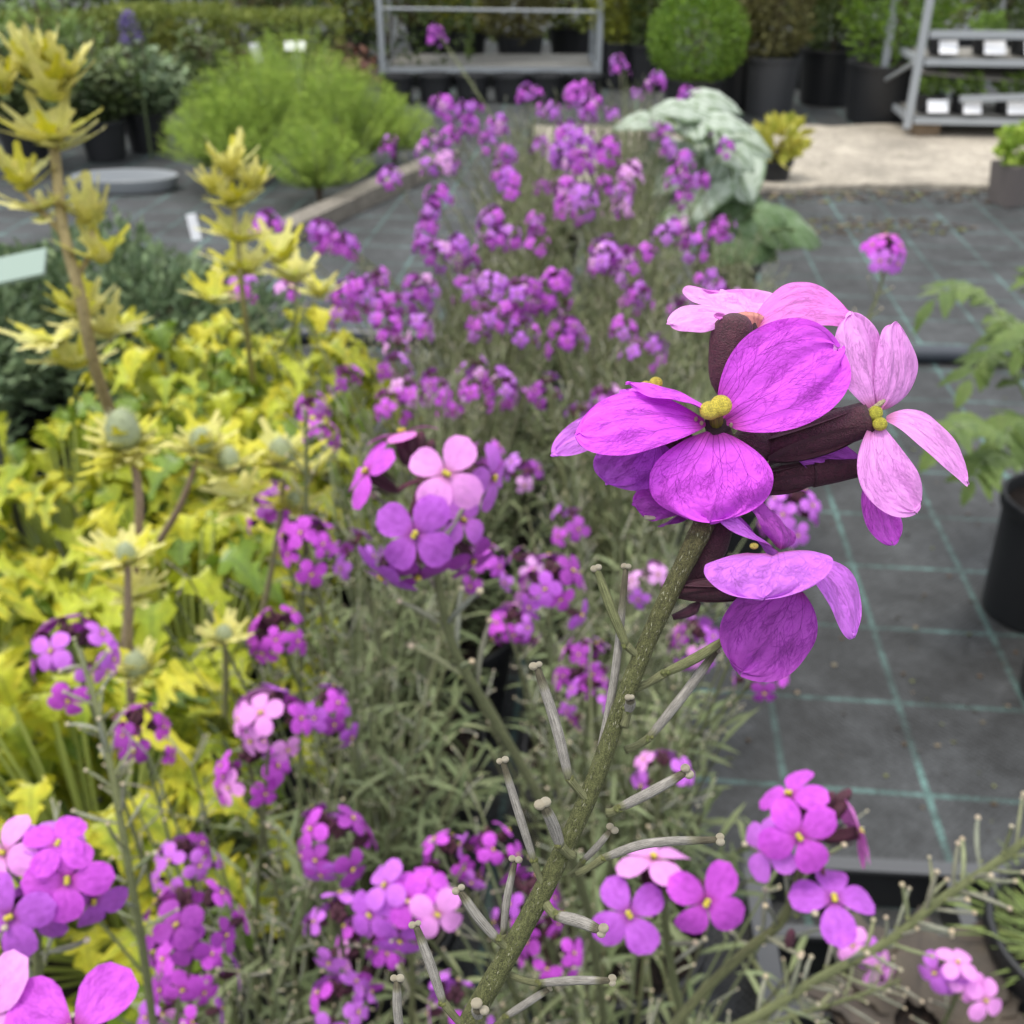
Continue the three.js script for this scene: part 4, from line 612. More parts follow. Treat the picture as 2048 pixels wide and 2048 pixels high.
for (let k = 0; k < 13; k++) wallflower(-0.19 + R(-0.012, 0.012), 0.19 + 0.216 * k, `${ordinal[k]} mauve wallflower from the camera in the left hand row of pots`);
for (let k = 0; k < 4; k++) wallflower(0.215 + R(-0.01, 0.01), 1.52 + 0.2 * k, `${['first', 'second', 'third', 'last'][k]} of four mauve wallflowers beside the silver leaved plant`);
const HERO = WALL[0], nearest = (p, from = 0) => { let b = null, bd = 1e9; WALL.forEach((w, i) => { if (i === 0 && from) return; const d = Math.hypot(w.position.x - p.x, w.position.z - p.z) + (w.userData.n ?? 0) * 0.008; if (d < bd) { bd = d; b = w; } }); b.userData.n = (b.userData.n ?? 0) + 1; return b; };
function autoStem(plant, top, pods, detail, via = []) {
  const b = plant.position.clone().add(V(R(-0.03, 0.03), 0.15, R(-0.03, 0.03))), m = b.clone().lerp(top, 0.38); m.y = b.y + (top.y - b.y) * 0.5; m.x += R(-0.01, 0.01);
  return stemTo(plant, [b, ...(via.length ? [] : [m]), ...via, top], detail ? 0.0019 : 0.0018, detail ? 0.0011 : 0.0008, pods, detail);
}
// flower heads across the block: [x, y, diameter] on the photograph, given their height above ground
{
  const c3 = [605,160,60,660,550,70,770,590,70,800,670,60,580,740,34,640,790,50,570,900,50,660,870,70,350,800,35,360,950,75,700,700,36,950,680,70,1110,490,60,1370,490,60,1440,470,50,1450,560,60,1460,620,55,1260,590,55,1620,325,50,1835,420,55,1720,505,35,1590,610,38,900,750,60,1000,830,70,1010,970,90,1210,1010,55,1190,770,50,1330,700,80,1420,740,80,1300,820,80,1400,870,90,1570,790,80,1500,830,70,1680,920,80,1640,1050,70,1340,1010,80,1420,1050,90,1330,1110,80,1460,1120,70,1540,1000,60,1640,1110,50,620,1050,80,580,1150,60,560,1240,80,540,1320,60,920,1180,90,940,1280,70,1030,1270,45,1160,1200,60,1170,1290,40,740,1340,90,640,1380,50,800,1430,60,920,1550,110,780,1560,60,1120,1590,110,1280,1530,110,1230,1650,50,1560,1360,110,1540,1440,90,1650,1400,60,1700,1590,55,1750,1620,40,1680,1500,50,1890,1260,80,1770,1370,55,1820,700,60,1890,800,60,180,1560,100,110,1580,80,280,1530,80,180,1660,80,300,1650,70,340,1750,70,500,1560,90,520,1650,70,520,1780,80,400,1910,60,1000,1700,70,1090,1790,70,900,1730,60,1340,1810,120,1650,1790,80,1730,1920,60,1830,1890,60,10,1250,60,120,1330,80,1930,950,50];
  const c4 = [70,500,55,165,670,60,290,790,55,60,860,60,150,970,45,50,1060,60,30,1220,60,190,1250,50,290,1215,30,100,1320,60,190,1510,44,240,1610,90,50,1670,60,300,1600,50];
  const c2 = [1480,1210,100,1760,1260,84,1880,1320,76,1330,1540,96,1590,1540,55];
  const c6 = [520,60,60,560,200,80,640,230,80,740,170,80,500,260,70,830,260,70,970,90,60,970,200,70,1080,130,70,1130,180,70,1200,230,70,1360,190,60,260,140,60,60,290,110,110,430,60,1690,240,80,1540,340,35,1030,560,90,1220,640,80,1510,910,50,300,1080,100,1000,1140,110,1240,1160,60,1160,1480,100,1590,1680,90,1500,1820,120,1600,1870,100];
  const dd = [130,1210,150,260,1370,115,520,1180,120,515,940,105,575,1010,120,470,1440,140,510,1340,150,615,1330,110,620,1570,150,345,1610,120,350,1720,180,355,1810,150,640,1740,130,700,1770,140,770,1720,120,640,1880,130,860,1890,100,1000,1690,130,1040,1770,120,1040,1090,140,965,1170,90,1105,1230,80,1310,1200,110,1440,1265,70,1250,1445,80,1225,1080,70,1500,950,110,330,1890,100,850,1610,85,925,1590,75];
  const out = [], add = (a, k, x0, y0, q) => { for (let i = 0; i < a.length; i += 3) out.push([x0 + a[i] * k, y0 + a[i + 1] * k, a[i + 2] * q]); };
  add(c3, 0.3623, 650, 0, 0.6); add(c4, 0.3623, 1348, 0, 0.6); add(c2, 0.3623, 0, 0, 0.6); add(c6, 0.3623, 600, 700, 0.6); add(dd, 1.06, 0, 0, 1.06);
  for (const [px, py, dia] of out) {
    const zp = depthAt(py, 0.55 + R(-0.02, 0.03)), z = clamp(0.041 * F / dia, zp * 0.82, zp * 1.15), p = at(px, py, z), near = z < 0.78, plant = nearest(p, 1), real = dia * z / F;
    const n = Math.round(clamp(4 + (real / 0.041 - 0.35) * 9, 4, near ? 10 : 12)), s = near ? clamp(real / 0.041, 0.85, 1.08) : clamp(real / 0.036, 0.95, 1.3);
    head(plant, p, n, s, near);
    autoStem(plant, p.clone().add(V(0, -0.002, 0)), near ? 14 : 9, near);
    if (!near && py < 640 && rnd() < 0.75) { const q = at(px + R(-26, 26), py + R(-16, 22), z * R(0.96, 1.05)), w = nearest(q, 1); head(w, q, Math.round(R(3, 6)), R(0.8, 1.0), false); autoStem(w, q, 6, false); }
  }
}
// ------------------------------------------------------------------ nearer heads, flower by flower
const face = (x, y, z) => camDir(x, y, z).normalize();
function cluster(plant, z0, list, core, buds, stem, pods = 12) {
  const c = at(core[0], core[1], core[2]);
  for (const [px, py, dz, f, hue, s = 1] of list) {
    const p = at(px, py, z0 + dz), fl = nearFlower(plant, p, face(...f), s, hue);
    const back = p.clone().addScaledVector(face(...f), -0.0112 * s).sub(plant.position), cc = c.clone().sub(plant.position);
    part('pedicel', new GB().tube(bez(cc, cc.clone().lerp(back, 0.5).add(V(0, 0.001, 0)), back, 4), 0.0007, 5, DARK, false).geo(), M.plain, plant);
  }
  for (const [px, py, f, s] of buds) { const b = part('bud', budGeo, M.sepal, plant); placeFlower(b, at(px, py, core[2]).sub(plant.position).addScaledVector(face(...f), -0.003), face(...f), s, 0); }
  if (stem) { const b = plant.position.clone().add(V(0.01, 0.15, 0)); stemTo(plant, [b, ...stem.map(([x, y, z]) => at(x, y, z)), c], 0.0019, 0.0011, pods, true, 0.5, 0.92, [0.014, 0.026]); }
}
const A = (k) => WALL[k], B = (k) => WALL[13 + k];
cluster(A(1), 0.28, [[893, 948, -0.006, [0.1, 0.15, 1], 'pink', 0.94], [735, 945, 0.002, [-0.72, 0.5, 0.5], 'magenta', 0.9], [830, 1068, -0.008, [-0.05, -0.1, 1], 'violet', 0.96], [805, 868, 0.01, [-0.25, 1, 0.02], 'rose', 0.88], [985, 955, 0.012, [0.85, -0.2, 0.45], 'lilac', 0.84], [835, 1150, 0.006, [0.15, -0.85, 0.35], 'deep', 0.85], [765, 1150, 0.008, [-0.5, -0.75, 0.3], 'violet', 0.85], [925, 1040, 0.016, [0.5, 0.1, 0.6], 'lilac', 0.72], [945, 1120, 0.02, [0.5, -0.6, 0.3], 'deep', 0.75]], [842, 960, 0.288], [[822, 900, [-0.1, 1, 0.3], 1], [840, 895, [0.1, 1, 0.2], 0.9], [810, 912, [-0.4, 1, 0.3], 0.9], [858, 905, [0.3, 1, 0.2], 0.8]], [[1160, 1760, 0.38], [1060, 1560, 0.335], [965, 1400, 0.31], [905, 1290, 0.3], [872, 1140, 0.292]], 10);
cluster(A(1), 0.325, [[1258, 1828, -0.008, [-0.1, 0.2, 1], 'violet', 1.06], [1412, 1803, -0.014, [0.05, -0.05, 1], 'magenta', 1.1], [1308, 1718, 0, [-0.05, 1, 0.12], 'pink', 1.1]], [1325, 1775, 0.34], [[1315, 1755, [0, 1, 0.5], 1.2], [1335, 1750, [0.2, 1, 0.4], 1.1], [1295, 1760, [-0.3, 1, 0.5], 1.1]], [[1380, 2120, 0.38], [1345, 1950, 0.36], [1330, 1840, 0.345]], 6);
cluster(A(1), 0.305, [[1598, 1672, -0.006, [-0.12, 0.05, 1], 'magenta', 0.98], [1535, 1700, 0.002, [-0.7, 0.1, 0.6], 'lilac', 0.85], [1580, 1590, 0.006, [-0.55, 0.75, 0.3], 'magenta', 0.95], [1715, 1665, 0.004, [0.85, 0.2, 0.1], 'rose', 0.95], [1668, 1800, -0.004, [-0.08, 0.8, 0.62], 'violet', 1.08]], [1632, 1650, 0.31], [[1625, 1610, [0, 1, 0.2], 1], [1650, 1615, [0.4, 1, 0.2], 1], [1665, 1630, [0.7, 0.8, 0.2], 1.05], [1608, 1630, [-0.4, 1, 0.4], 0.9], [1680, 1600, [0.8, 0.8, 0.1], 0.9], [1580, 1880, [0.1, 1, 0.3], 0.8]], [[1290, 2130, 0.37], [1400, 1990, 0.345], [1500, 1895, 0.33], [1565, 1840, 0.32], [1600, 1740, 0.313]], 13);
cluster(B(0), 0.255, [[135, 1760, -0.004, [0.3, 0.2, 1], 'magenta', 0.853], [22, 1832, -0.006, [-0.1, 0, 1], 'violet', 0.913], [8, 1705, 0, [-0.35, 0.3, 0.9], 'pink', 0.827], [95, 1668, 0.006, [0.1, 1, 0.1], 'lilac', 0.783], [185, 1800, 0.006, [0.6, -0.35, 0.7], 'violet', 0.783], [115, 1690, -0.002, [0.3, 0.75, 0.6], 'magenta', 0.739], [80, 1830, 0.006, [0.1, -0.4, 0.9], 'violet', 0.739]], [75, 1745, 0.262], [[62, 1715, [-0.1, 1, 0.4], 1.2], [78, 1708, [0.2, 1, 0.3], 1.1], [55, 1730, [-0.4, 1, 0.6], 1.1], [85, 1725, [0.3, 1, 0.6], 1]], [[90, 2300, 0.33], [80, 2048, 0.285], [75, 1890, 0.27]], 10);
cluster(B(0), 0.165, [[148, 2062, 0, [0.05, 0.42, 0.9], 'magenta', 1.0], [-20, 2030, 0.004, [-0.5, 0.3, 0.7], 'pink', 0.95]], [90, 2130, 0.172], [], [[60, 2500, 0.21], [80, 2250, 0.18]], 0);
cluster(A(2), 0.43, [[875, 1828, -0.006, [0.05, 0.05, 1], 'pink', 1.0], [815, 1800, 0, [-0.2, 0.1, 1], 'magenta', 1.0], [770, 1770, 0.004, [-0.5, 0.4, 0.8], 'lilac', 0.95], [850, 1765, 0.006, [0.1, 0.8, 0.5], 'magenta', 0.95], [740, 1830, 0.004, [-0.4, 0.1, 1], 'violet', 0.95], [800, 1880, 0.006, [0, -0.5, 0.8], 'violet', 0.9]], [815, 1815, 0.442], [[812, 1785, [0, 1, 0.4], 1]], [[850, 2100, 0.55], [825, 1950, 0.47]], 8);
cluster(A(3), 0.6, [[1705, 1890, 0, [-0.3, 0.3, 0.9], 'pink', 0.9], [1755, 1935, 0, [0.5, -0.1, 0.8], 'pink', 1.0], [1775, 1960, 0.004, [0.6, -0.5, 0.6], 'pink', 0.9], [1735, 1905, 0.008, [0, 0.3, 1], 'lilac', 0.8]], [1730, 1920, 0.612], [], [[1400, 2120, 0.75], [1560, 2010, 0.66], [1660, 1950, 0.63]], 12);
cluster(A(3), 0.55, [[1970, 2000, 0, [0.2, 0.1, 1], 'pink', 1.0], [1915, 1925, 0, [0.1, 0.85, 0.5], 'pink', 0.95], [1870, 1945, 0.004, [-0.7, -0.1, 0.7], 'lilac', 0.95], [1935, 1965, 0.004, [0.2, 0.4, 1], 'pink', 0.9], [1900, 1965, 0.004, [-0.3, -0.5, 0.8], 'lilac', 0.9]], [1922, 1955, 0.562], [[1915, 1950, [0, 1, 0.5], 1]], [[1780, 2250, 0.68], [1860, 2100, 0.62], [1905, 2010, 0.58]], 8);
// tall single head standing clear on the right
cluster(A(4), 0.97, [[1745, 490, 0, [-0.6, 0.3, 0.7], 'magenta', 1], [1800, 492, 0, [0.6, 0.3, 0.7], 'magenta', 1], [1772, 470, 0.01, [0, 0.9, 0.2], 'rose', 1], [1760, 522, -0.006, [-0.3, -0.2, 1], 'lilac', 1], [1795, 528, 0, [0.5, -0.3, 0.8], 'lilac', 0.95], [1778, 505, 0.016, [0.2, 0.2, -0.8], 'violet', 0.9]], [1776, 508, 0.975], [[1772, 488, [0, 1, 0.3], 1.2], [1780, 486, [0.2, 1, 0.3], 1]], [[1500, 1150, 1.02], [1650, 830, 1.0], [1735, 640, 0.98], [1762, 570, 0.976]], 9);
// long leaning spent stem across the bottom right, set with pale seed pods
stemTo(A(1), [A(1).position.clone().add(V(0.02, 0.15, 0.01)), at(1240, 2140, 0.40), at(1480, 2050, 0.385), at(1640, 1955, 0.38), at(1780, 1880, 0.375), at(1880, 1800, 0.37), at(2000, 1720, 0.365), at(2130, 1620, 0.36)], 0.0019, 0.0014, 46, true, 0.3, 0.97, [0.010, 0.020]);
stemTo(A(2), [A(2).position.clone().add(V(0.03, 0.15, 0.01)), at(1380, 2100, 0.62), at(1560, 2040, 0.6), at(1720, 1990, 0.58), at(1800, 1960, 0.57)], 0.0016, 0.001, 24, true, 0.3, 0.97, [0.012, 0.024]);
stemTo(B(0), [B(0).position.clone().add(V(0.0, 0.15, 0)), at(300, 2000, 0.42), at(255, 1720, 0.40), at(210, 1480, 0.41), at(160, 1300, 0.44)], 0.002, 0.0012, 26, true, 0.35, 0.97, [0.012, 0.022]);
stemTo(B(1), [B(1).position.clone().add(V(0.0, 0.15, 0)), at(600, 1500, 0.75), at(612, 1000, 0.68), at(612, 820, 0.66)], 0.002, 0.0012, 20, true, 0.4, 0.97, [0.012, 0.022]);

// ------------------------------------------------------------------ the sharp flower head in the foreground
{
  const Z = 0.0885, U = Z / F, P = (x, y, d = 0) => at(x, y, Z + d * U).sub(HERO.position), VEC = (x, y, d) => camDir(x * U, -y * U, -d * U);
  const fine = { nu: 30, nv: 34, wave: 0.12, claw: 0.14, pw: 0.85, rag: 1 };
  const pet = (fl, hue, b, c, t, s, o = {}) => part('petal', petalGeo(P(...b), P(...c), P(...t), VEC(...s), { ...fine, ...o }), PET[hue], fl);
  const tubeOf = (fl, name, mat, pts, rad, col = [1, 1, 1], seg = 14, n = 14) => { const c = curve(pts.map((p) => P(...p)), n), rr = Array.from({ length: n + 1 }, (_, k) => { const t = k / n * (rad.length - 1), i = Math.min(rad.length - 2, Math.floor(t)); return U * (rad[i] + (rad[i + 1] - rad[i]) * (t - i)); }); return part(name, new GB().tube(c, rr, seg, col, true, 150).geo(), mat, fl); };
  // closed sepals round a flower tube: four overlapping boat shaped blades
  const calyx = (fl, a, b, r0, r1, open = 0) => {
    tubeOf(fl, 'calyx', M.sepal, [a, [(a[0] + b[0]) / 2, (a[1] + b[1]) / 2, ((a[2] ?? 0) + (b[2] ?? 0)) / 2], b], [r0 * 0.45, r0 * 0.85, r1 * 0.85, r1 * 0.84, r1 * 0.78]);
    const p = P(...a), q = P(...b), d = V().subVectors(q, p), L = d.length(); d.normalize(); const x = V().crossVectors(d, V(0.2, 0.9, 0.3)).normalize(), y = V().crossVectors(d, x);
    for (let k = 0; k < 4; k++) { const an = k * 1.571 + 0.5, o = V().addScaledVector(x, Math.cos(an)).addScaledVector(y, Math.sin(an)), s = V().addScaledVector(x, -Math.sin(an)).addScaledVector(y, Math.cos(an)), g = new GB(); const m = [1, 0.75, 1.35, 0.9][k], ed = k % 2 ? 0.82 : 1; g.leaf(p.clone().addScaledVector(o, r0 * U * 0.72 * ed), d.clone().addScaledVector(o, (r1 - r0) * U / L * 0.6 + open + 0.04).normalize(), s, L * R(1.0, 1.1), r1 * U * 0.98, 0.04, -0.5, [m, m, m], [1.35 * m, 1.1 * m, 1.2 * m], 14, 0.42); part('sepal', g.geo(), M.sepal, fl); }
  };
  const lobes = (fl, list, stalk) => { const g = new GB(); for (const [x, y, d, rx, ry, c = [1, 1, 1]] of list) { const q = P(x, y, d), o = new GB(); o.ball(V(0, 0, 0), rx * U, ry * U, rx * U * 0.6, c, 16, 10); const h = o.geo(); for (let i = 0; i < o.p.length; i += 3) { const v = VEC(o.p[i] / U, -o.p[i + 1] / U, o.p[i + 2] / U); o.p[i] = v.x + q.x; o.p[i + 1] = v.y + q.y; o.p[i + 2] = v.z + q.z; } const n = g.p.length / 3; g.p.push(...o.p); g.c.push(...o.c); g.t.push(...o.t); g.i.push(...o.i.map((z) => z + n)); } if (stalk) g.tube(stalk.slice(0, 2).map((p) => P(...p)), stalk[2] * U, 10, [0.22, 0.26, 0.10]); return part('stigma', g.geo(), M.stigma, fl); };
  const F1 = sub('flower', HERO); F1.userData.label = 'large magenta flower facing the camera';
  pet(F1, 'bright', [1446, 838, 6], [1545, 752, -52], [1682, 694, -18], [56, 90, -14], { ph: 0.4, cup: -0.1, mid: 0.56, pw: 0.75 });
  pet(F1, 'bright', [1428, 862, 6], [1424, 960, -44], [1420, 1044, -18], [122, 2, -6], { ph: 2.2, cup: -0.1, mid: 0.5, pw: 0.7 });
  pet(F1, 'bright', [1410, 842, 6], [1290, 796, -40], [1158, 868, -30], [14, 62, -52], { ph: 3.3, cup: -0.25, wave: 0.08 });
  pet(F1, 'bright', [1425, 826, 10], [1350, 770, 8], [1256, 766, 52], [-8, -18, 78], { ph: 5.1, cup: 0.15, wave: 0.08 });
  tubeOf(F1, 'throat', M.sepal, [[1430, 846, 4], [1436, 860, 40]], [22, 24], [0.5, 0.4, 0.5], 12, 3);
  lobes(F1, [[1420, 821, -34, 21, 19], [1442, 811, -36, 22, 21, [1.02, 1.02, 0.95]], [1430, 818, -33, 20, 18, [0.95, 0.95, 0.9]]], [[1431, 826, -24], [1434, 850, 14], 14]);
  for (const [x, y] of [[1403, 846], [1462, 850], [1392, 838]]) { const g = new GB(); g.ball(P(x, y, -8), 4 * U, 5 * U, 4 * U, [1.0, 0.85, 0.75], 8, 6); part('anther', g.geo(), M.knob, F1); }
  calyx(F1, [1462, 960, 90], [1436, 862, 34], 24, 34);
  // top flower seen from the side, with a closed bud in front
  const F2 = sub('flower', HERO); F2.userData.label = 'topmost flower, seen edge on';
  pet(F2, 'pink', [1500, 640, 90], [1475, 600, 130], [1440, 584, 190], [108, 4, 12], { ph: 1.1, cup: -0.08 });
  pet(F2, 'pink', [1490, 645, 80], [1420, 596, 60], [1338, 644, 40], [2, 36, -60], { ph: 4, cup: -0.2 });
  pet(F2, 'rose', [1502, 660, 76], [1590, 565, 66], [1704, 630, 60], [8, 54, -36], { ph: 2.6, cup: 0.1, c0: [0.9, 0.9, 0.3] });
  pet(F2, 'rose', [1495, 665, 60], [1478, 628, 30], [1440, 640, 0], [34, 6, 20], { ph: 0.6, cup: 0.1, c0: [0.8, 0.6, 0.3] });
  tubeOf(F2, 'claw', PET.rose, [[1494, 700, 80], [1496, 660, 80], [1500, 634, 84]], [14, 20, 30], [0.95, 1.6, 0.4], 12, 6);
  calyx(F2, [1478, 830, 90], [1496, 690, 80], 20, 30);
  const BD = part('bud', (() => { const c = curve([P(1448, 800, 50), P(1449, 760, 42), P(1458, 700, 30), P(1466, 650, 22), P(1466, 628, 22)], 16); return new GB().tube(c, c.map((_, k) => U * [8, 13, 19, 25, 30, 34, 37, 39, 41, 42, 42, 41, 39, 36, 31, 24, 12][k]), 18, [1.15, 1.05, 1.1], true, 150).geo(); })(), M.sepal, HERO, null, 'large dark purple bud with downy skin');
  tubeOf(HERO, 'bud', M.sepal, [[1508, 700, 60], [1507, 665, 62], [1509, 646, 62]], [9, 12, 10, 3], [0.6, 0.55, 0.6]);
  // right hand flower
  const F3 = sub('flower', HERO); F3.userData.label = 'pale pink flower turned to the right';
  pet(F3, 'pink', [1748, 818, 4], [1738, 740, -26], [1703, 626, 6], [57, -12, 22], { ph: 0.9, cup: 0.14 });
  pet(F3, 'pink', [1762, 818, 8], [1815, 760, 0], [1794, 646, 34], [52, 14, 34], { ph: 2.9, cup: 0.1, notch: 0.06 });
  pet(F3, 'pink', [1772, 838, 6], [1860, 842, -30], [1934, 964, 6], [20, -36, 34], { ph: 4.4, cup: 0.18 });
  pet(F3, 'pink', [1747, 846, 0], [1732, 950, -56], [1830, 1024, -30], [52, -28, 16], { ph: 0.1, cup: 0.2, wave: 0.09 });
  lobes(F3, [[1752, 826, -18, 14, 15, [0.8, 0.95, 0.7]], [1760, 848, -20, 15, 14, [0.85, 0.95, 0.75]], [1748, 840, -10, 12, 12, [0.6, 0.75, 0.5]]], [[1752, 840, -12], [1735, 845, 20], 12]);
  tubeOf(F3, 'anther', M.knob, [[1738, 822, -6], [1756, 810, -18], [1770, 800, -22]], [5, 5, 6, 3], [1.05, 1.0, 0.8], 7, 6);
  calyx(F3, [1530, 902, 62], [1738, 836, 14], 40, 46);
  tubeOf(F3, 'claw', PET.rose, [[1722, 841, 16], [1752, 836, 6]], [26, 22, 16], [0.8, 1.4, 0.4], 14, 4);
  const F4 = sub('flower', HERO); F4.userData.label = 'flower hanging behind the pale pink one';
  pet(F4, 'violet', [1738, 935, 70], [1670, 905, 60], [1598, 912, 56], [14, 40, 8], { ph: 1.5 });
  pet(F4, 'magenta', [1744, 925, 60], [1742, 1010, 40], [1784, 1086, 46], [42, -12, 20], { ph: 3.7, cup: 0.15 });
  pet(F4, 'violet', [1750, 925, 74], [1790, 940, 90], [1820, 985, 120], [14, -30, 20], { ph: 0.7 });
  calyx(F4, [1500, 965, 100], [1632, 942, 84], 30, 38); tubeOf(F4, 'claw', M.sepal, [[1625, 943, 84], [1690, 938, 78], [1742, 930, 70]], [34, 24, 18], [0.9, 0.7, 0.8]);
  const F5 = sub('flower', HERO); F5.userData.label = 'flower half hidden on the left';
  pet(F5, 'lilac', [1290, 850, 100], [1200, 840, 86], [1106, 906, 80], [10, 34, -20], { ph: 2 });
  pet(F5, 'violet', [1300, 870, 90], [1270, 930, 60], [1215, 968, 62], [64, 30, 16], { ph: 4.8, cup: 0.15, wave: 0.1 });
  pet(F5, 'violet', [1310, 860, 100], [1330, 930, 90], [1300, 985, 90], [60, -6, 10], { ph: 0.3, wave: 0.1 });
  pet(F5, 'bright', [1300, 800, 120], [1285, 780, 150], [1262, 778, 190], [40, 0, 10], { ph: 1.3 });
  lobes(F5, [[1312, 766, 60, 14, 13], [1292, 770, 66, 11, 9, [1, 1, 1.4]]], [[1306, 772, 64], [1312, 850, 100], 10]);
  calyx(F5, [1410, 930, 110], [1316, 850, 104], 24, 30);
  const F6 = sub('flower', HERO); F6.userData.label = 'withered crumpled flower under the large one';
  pet(F6, 'deep', [1385, 1012, 70], [1320, 985, 40], [1266, 1006, 46], [4, 36, -24], { ph: 2.4, wave: 0.35, cup: -0.3 });
  pet(F6, 'deep', [1400, 1000, 70], [1350, 1040, 60], [1330, 1050, 64], [30, -10, 14], { ph: 0.8, wave: 0.3 });
  tubeOf(F6, 'anther', M.knob, [[1288, 1034, 40], [1300, 1036, 38], [1312, 1035, 40]], [4, 5, 4], [1, 1, 1], 7, 6);
  calyx(F6, [1420, 1040, 70], [1385, 1008, 68], 14, 18);
  const F7 = sub('flower', HERO); F7.userData.label = 'lowest flower with petals drooping to the right';
  pet(F7, 'lilac', [1545, 1105, 0], [1538, 1112, -92], [1528, 1196, -96], [126, -6, 6], { ph: 5.6, cup: 0.02, wave: 0.07, mid: 0.5, claw: 0.4 });
  pet(F7, 'violet', [1550, 1098, 10], [1500, 1070, -10], [1452, 1012, 30], [60, 42, 24], { ph: 2.7, wave: 0.2, cup: 0.25 });
  pet(F7, 'deep', [1560, 1098, 16], [1580, 1060, 0], [1520, 1006, 40], [48, 20, 30], { ph: 4.1, wave: 0.25, cup: 0.25 });
  pet(F7, 'lilac', [1592, 1125, 10], [1690, 1140, -14], [1708, 1270, 0], [34, -24, 26], { ph: 1.9, cup: 0.12 });
  pet(F7, 'deep', [1588, 1172, 24], [1560, 1220, -10], [1482, 1346, 10], [84, 44, 6], { ph: 3.0, cup: 0.1, mid: 0.62 });
  lobes(F7, [[1508, 1092, -2, 9, 7, [1, 1, 1.6]]], null);
  calyx(F7, [1352, 1182, 22], [1512, 1178, 10], 22, 26, -0.05); tubeOf(F7, 'claw', M.sepal, [[1500, 1178, 12], [1555, 1160, 16], [1590, 1130, 14]], [22, 16, 14, 10], [0.7, 0.5, 0.7]);
  tubeOf(HERO, 'bud', M.sepal, [[1375, 1190, 60], [1405, 1130, 60], [1438, 1050, 60], [1446, 1010, 60]], [8, 28, 34, 28, 10], [0.95, 0.9, 0.95]);
  tubeOf(HERO, 'bud', M.sepal, [[1345, 1235, 40], [1380, 1222, 36], [1400, 1205, 34]], [6, 10, 12, 4], [1.3, 1.4, 1.6]);
  tubeOf(HERO, 'bud', M.sepal, [[1460, 960, 70], [1500, 900, 70], [1530, 860, 80]], [20, 40, 46, 20], [0.8, 0.75, 0.8]);

  // main stem, down out of view to its pot
  const sp = [[1478, 880, 90], [1440, 970, 60], [1412, 1040, 34], [1385, 1095, 22], [1338, 1190, 14], [1288, 1300, 8], [1240, 1420, 4], [1186, 1570, 0], [1112, 1730, 0], [1030, 1885, 0], [952, 2020, 0], [880, 2150, 0]].map((p) => P(...p)), end = V(0.01, 0.15, 0.0);
  sp.push(V().copy(sp[sp.length - 1]).add(V(-0.012, -0.06, -0.012)), V(-0.01, 0.5, 0.05), end);
  const sc = curve(sp, 120), rr = sc.map((_, k) => { const t = k / 120; return U * (23 - 5 * smooth(0.1, 0.35, t) + 3 * smooth(0.45, 0.7, t)) * (1 + 0.035 * Math.sin(k * 0.9) * Math.sin(k * 0.37)); });
  // noise in the rind
  const gs = new GB(); gs.tube(sc, rr, 22, (t) => mixc([[0.8, 0.68, 0.72], [1.12, 1.25, 1.1]], smooth(0.05, 0.45, t)), true, 130); part('flower_stem', gs.geo(), M.stem, HERO);
  const gh = new GB(); for (let k = 0; k < 1500; k++) { const i = 2 + Math.floor(rnd() * 86), d = V().subVectors(sc[i + 1], sc[i]).normalize(), a = R(0, 6.3), x = V().crossVectors(d, V(0.1, 0.2, 1)).normalize(), y = V().crossVectors(d, x), o = V().addScaledVector(x, Math.cos(a)).addScaledVector(y, Math.sin(a)), sd = V().crossVectors(d, o), q = R(0.5, 1), m = rnd() < 0.55 ? [0.26, 0.26, 0.165] : [0.075, 0.075, 0.035]; gh.leaf(sc[i].clone().lerp(sc[i + 1], rnd()).addScaledVector(o, rr[i] * 1.0), d.clone().addScaledVector(sd, R(-0.5, 0.5)).addScaledVector(o, 0.06).normalize(), sd, U * R(4, 11), U * R(0.6, 1.3), 0, 0.1, m.map((c) => c * q), m.map((c) => c * q), 2, 0.6); } part('stem_hairs', gh.geo(), M.plain, HERO, 'stuff');
  // seed pods: base, joint, tip, radius of the pod, tip size, look (0 grey, 1 green)
  const pod = (b, j, t, r, k, green = 0, mid = null) => {
    r *= 0.66; k *= 0.84;
    const o = sub('seed_pod', HERO);
    const GREENC = [0.62, 0.68, 0.34], base = [0.62, 0.66, 0.36];
    tubeOf(o, 'pedicel', M.pod, [b, [(b[0] + j[0]) / 2, (b[1] + j[1]) / 2 + 3, ((b[2] ?? 0) + (j[2] ?? 0)) / 2], j], [r * 0.95, r * 0.8, r * 0.95], base, 10, 6);
    const g = new GB(); for (let q = 0; q < 5; q++) g.ball(P(j[0] + R(-0.6, 0.6) * r, j[1] + R(-0.5, 0.5) * r, (j[2] ?? 0) + R(-0.8, 0.3) * r), r * U * R(0.45, 0.7), r * U * R(0.4, 0.7), r * U * R(0.45, 0.7), jit([0.72, 0.8, 0.3], 0.15), 8, 6); part('joint', g.geo(), M.pod, o);
    const m = mid ?? [(j[0] + t[0]) / 2 + R(-4, 4), (j[1] + t[1]) / 2 + R(-4, 4), ((j[2] ?? 0) + (t[2] ?? 0)) / 2];
    tubeOf(o, 'pod', M.pod, [j, m, t], [r * 0.85, r * 1.05, r * 1.1, r * 1.08, r * 1.0, r * 0.72], green ? GREENC : (q) => q > 0.88 ? [0.42, 0.38, 0.28] : q > 0.78 ? [0.75, 0.74, 0.58] : q < 0.1 ? [0.7, 0.72, 0.5] : [1.08, 1.04, 1.08], 12, 18);
    const ax = V(t[0] - m[0], t[1] - m[1], 0).normalize(), px = -ax.y, py = ax.x, gg = new GB();
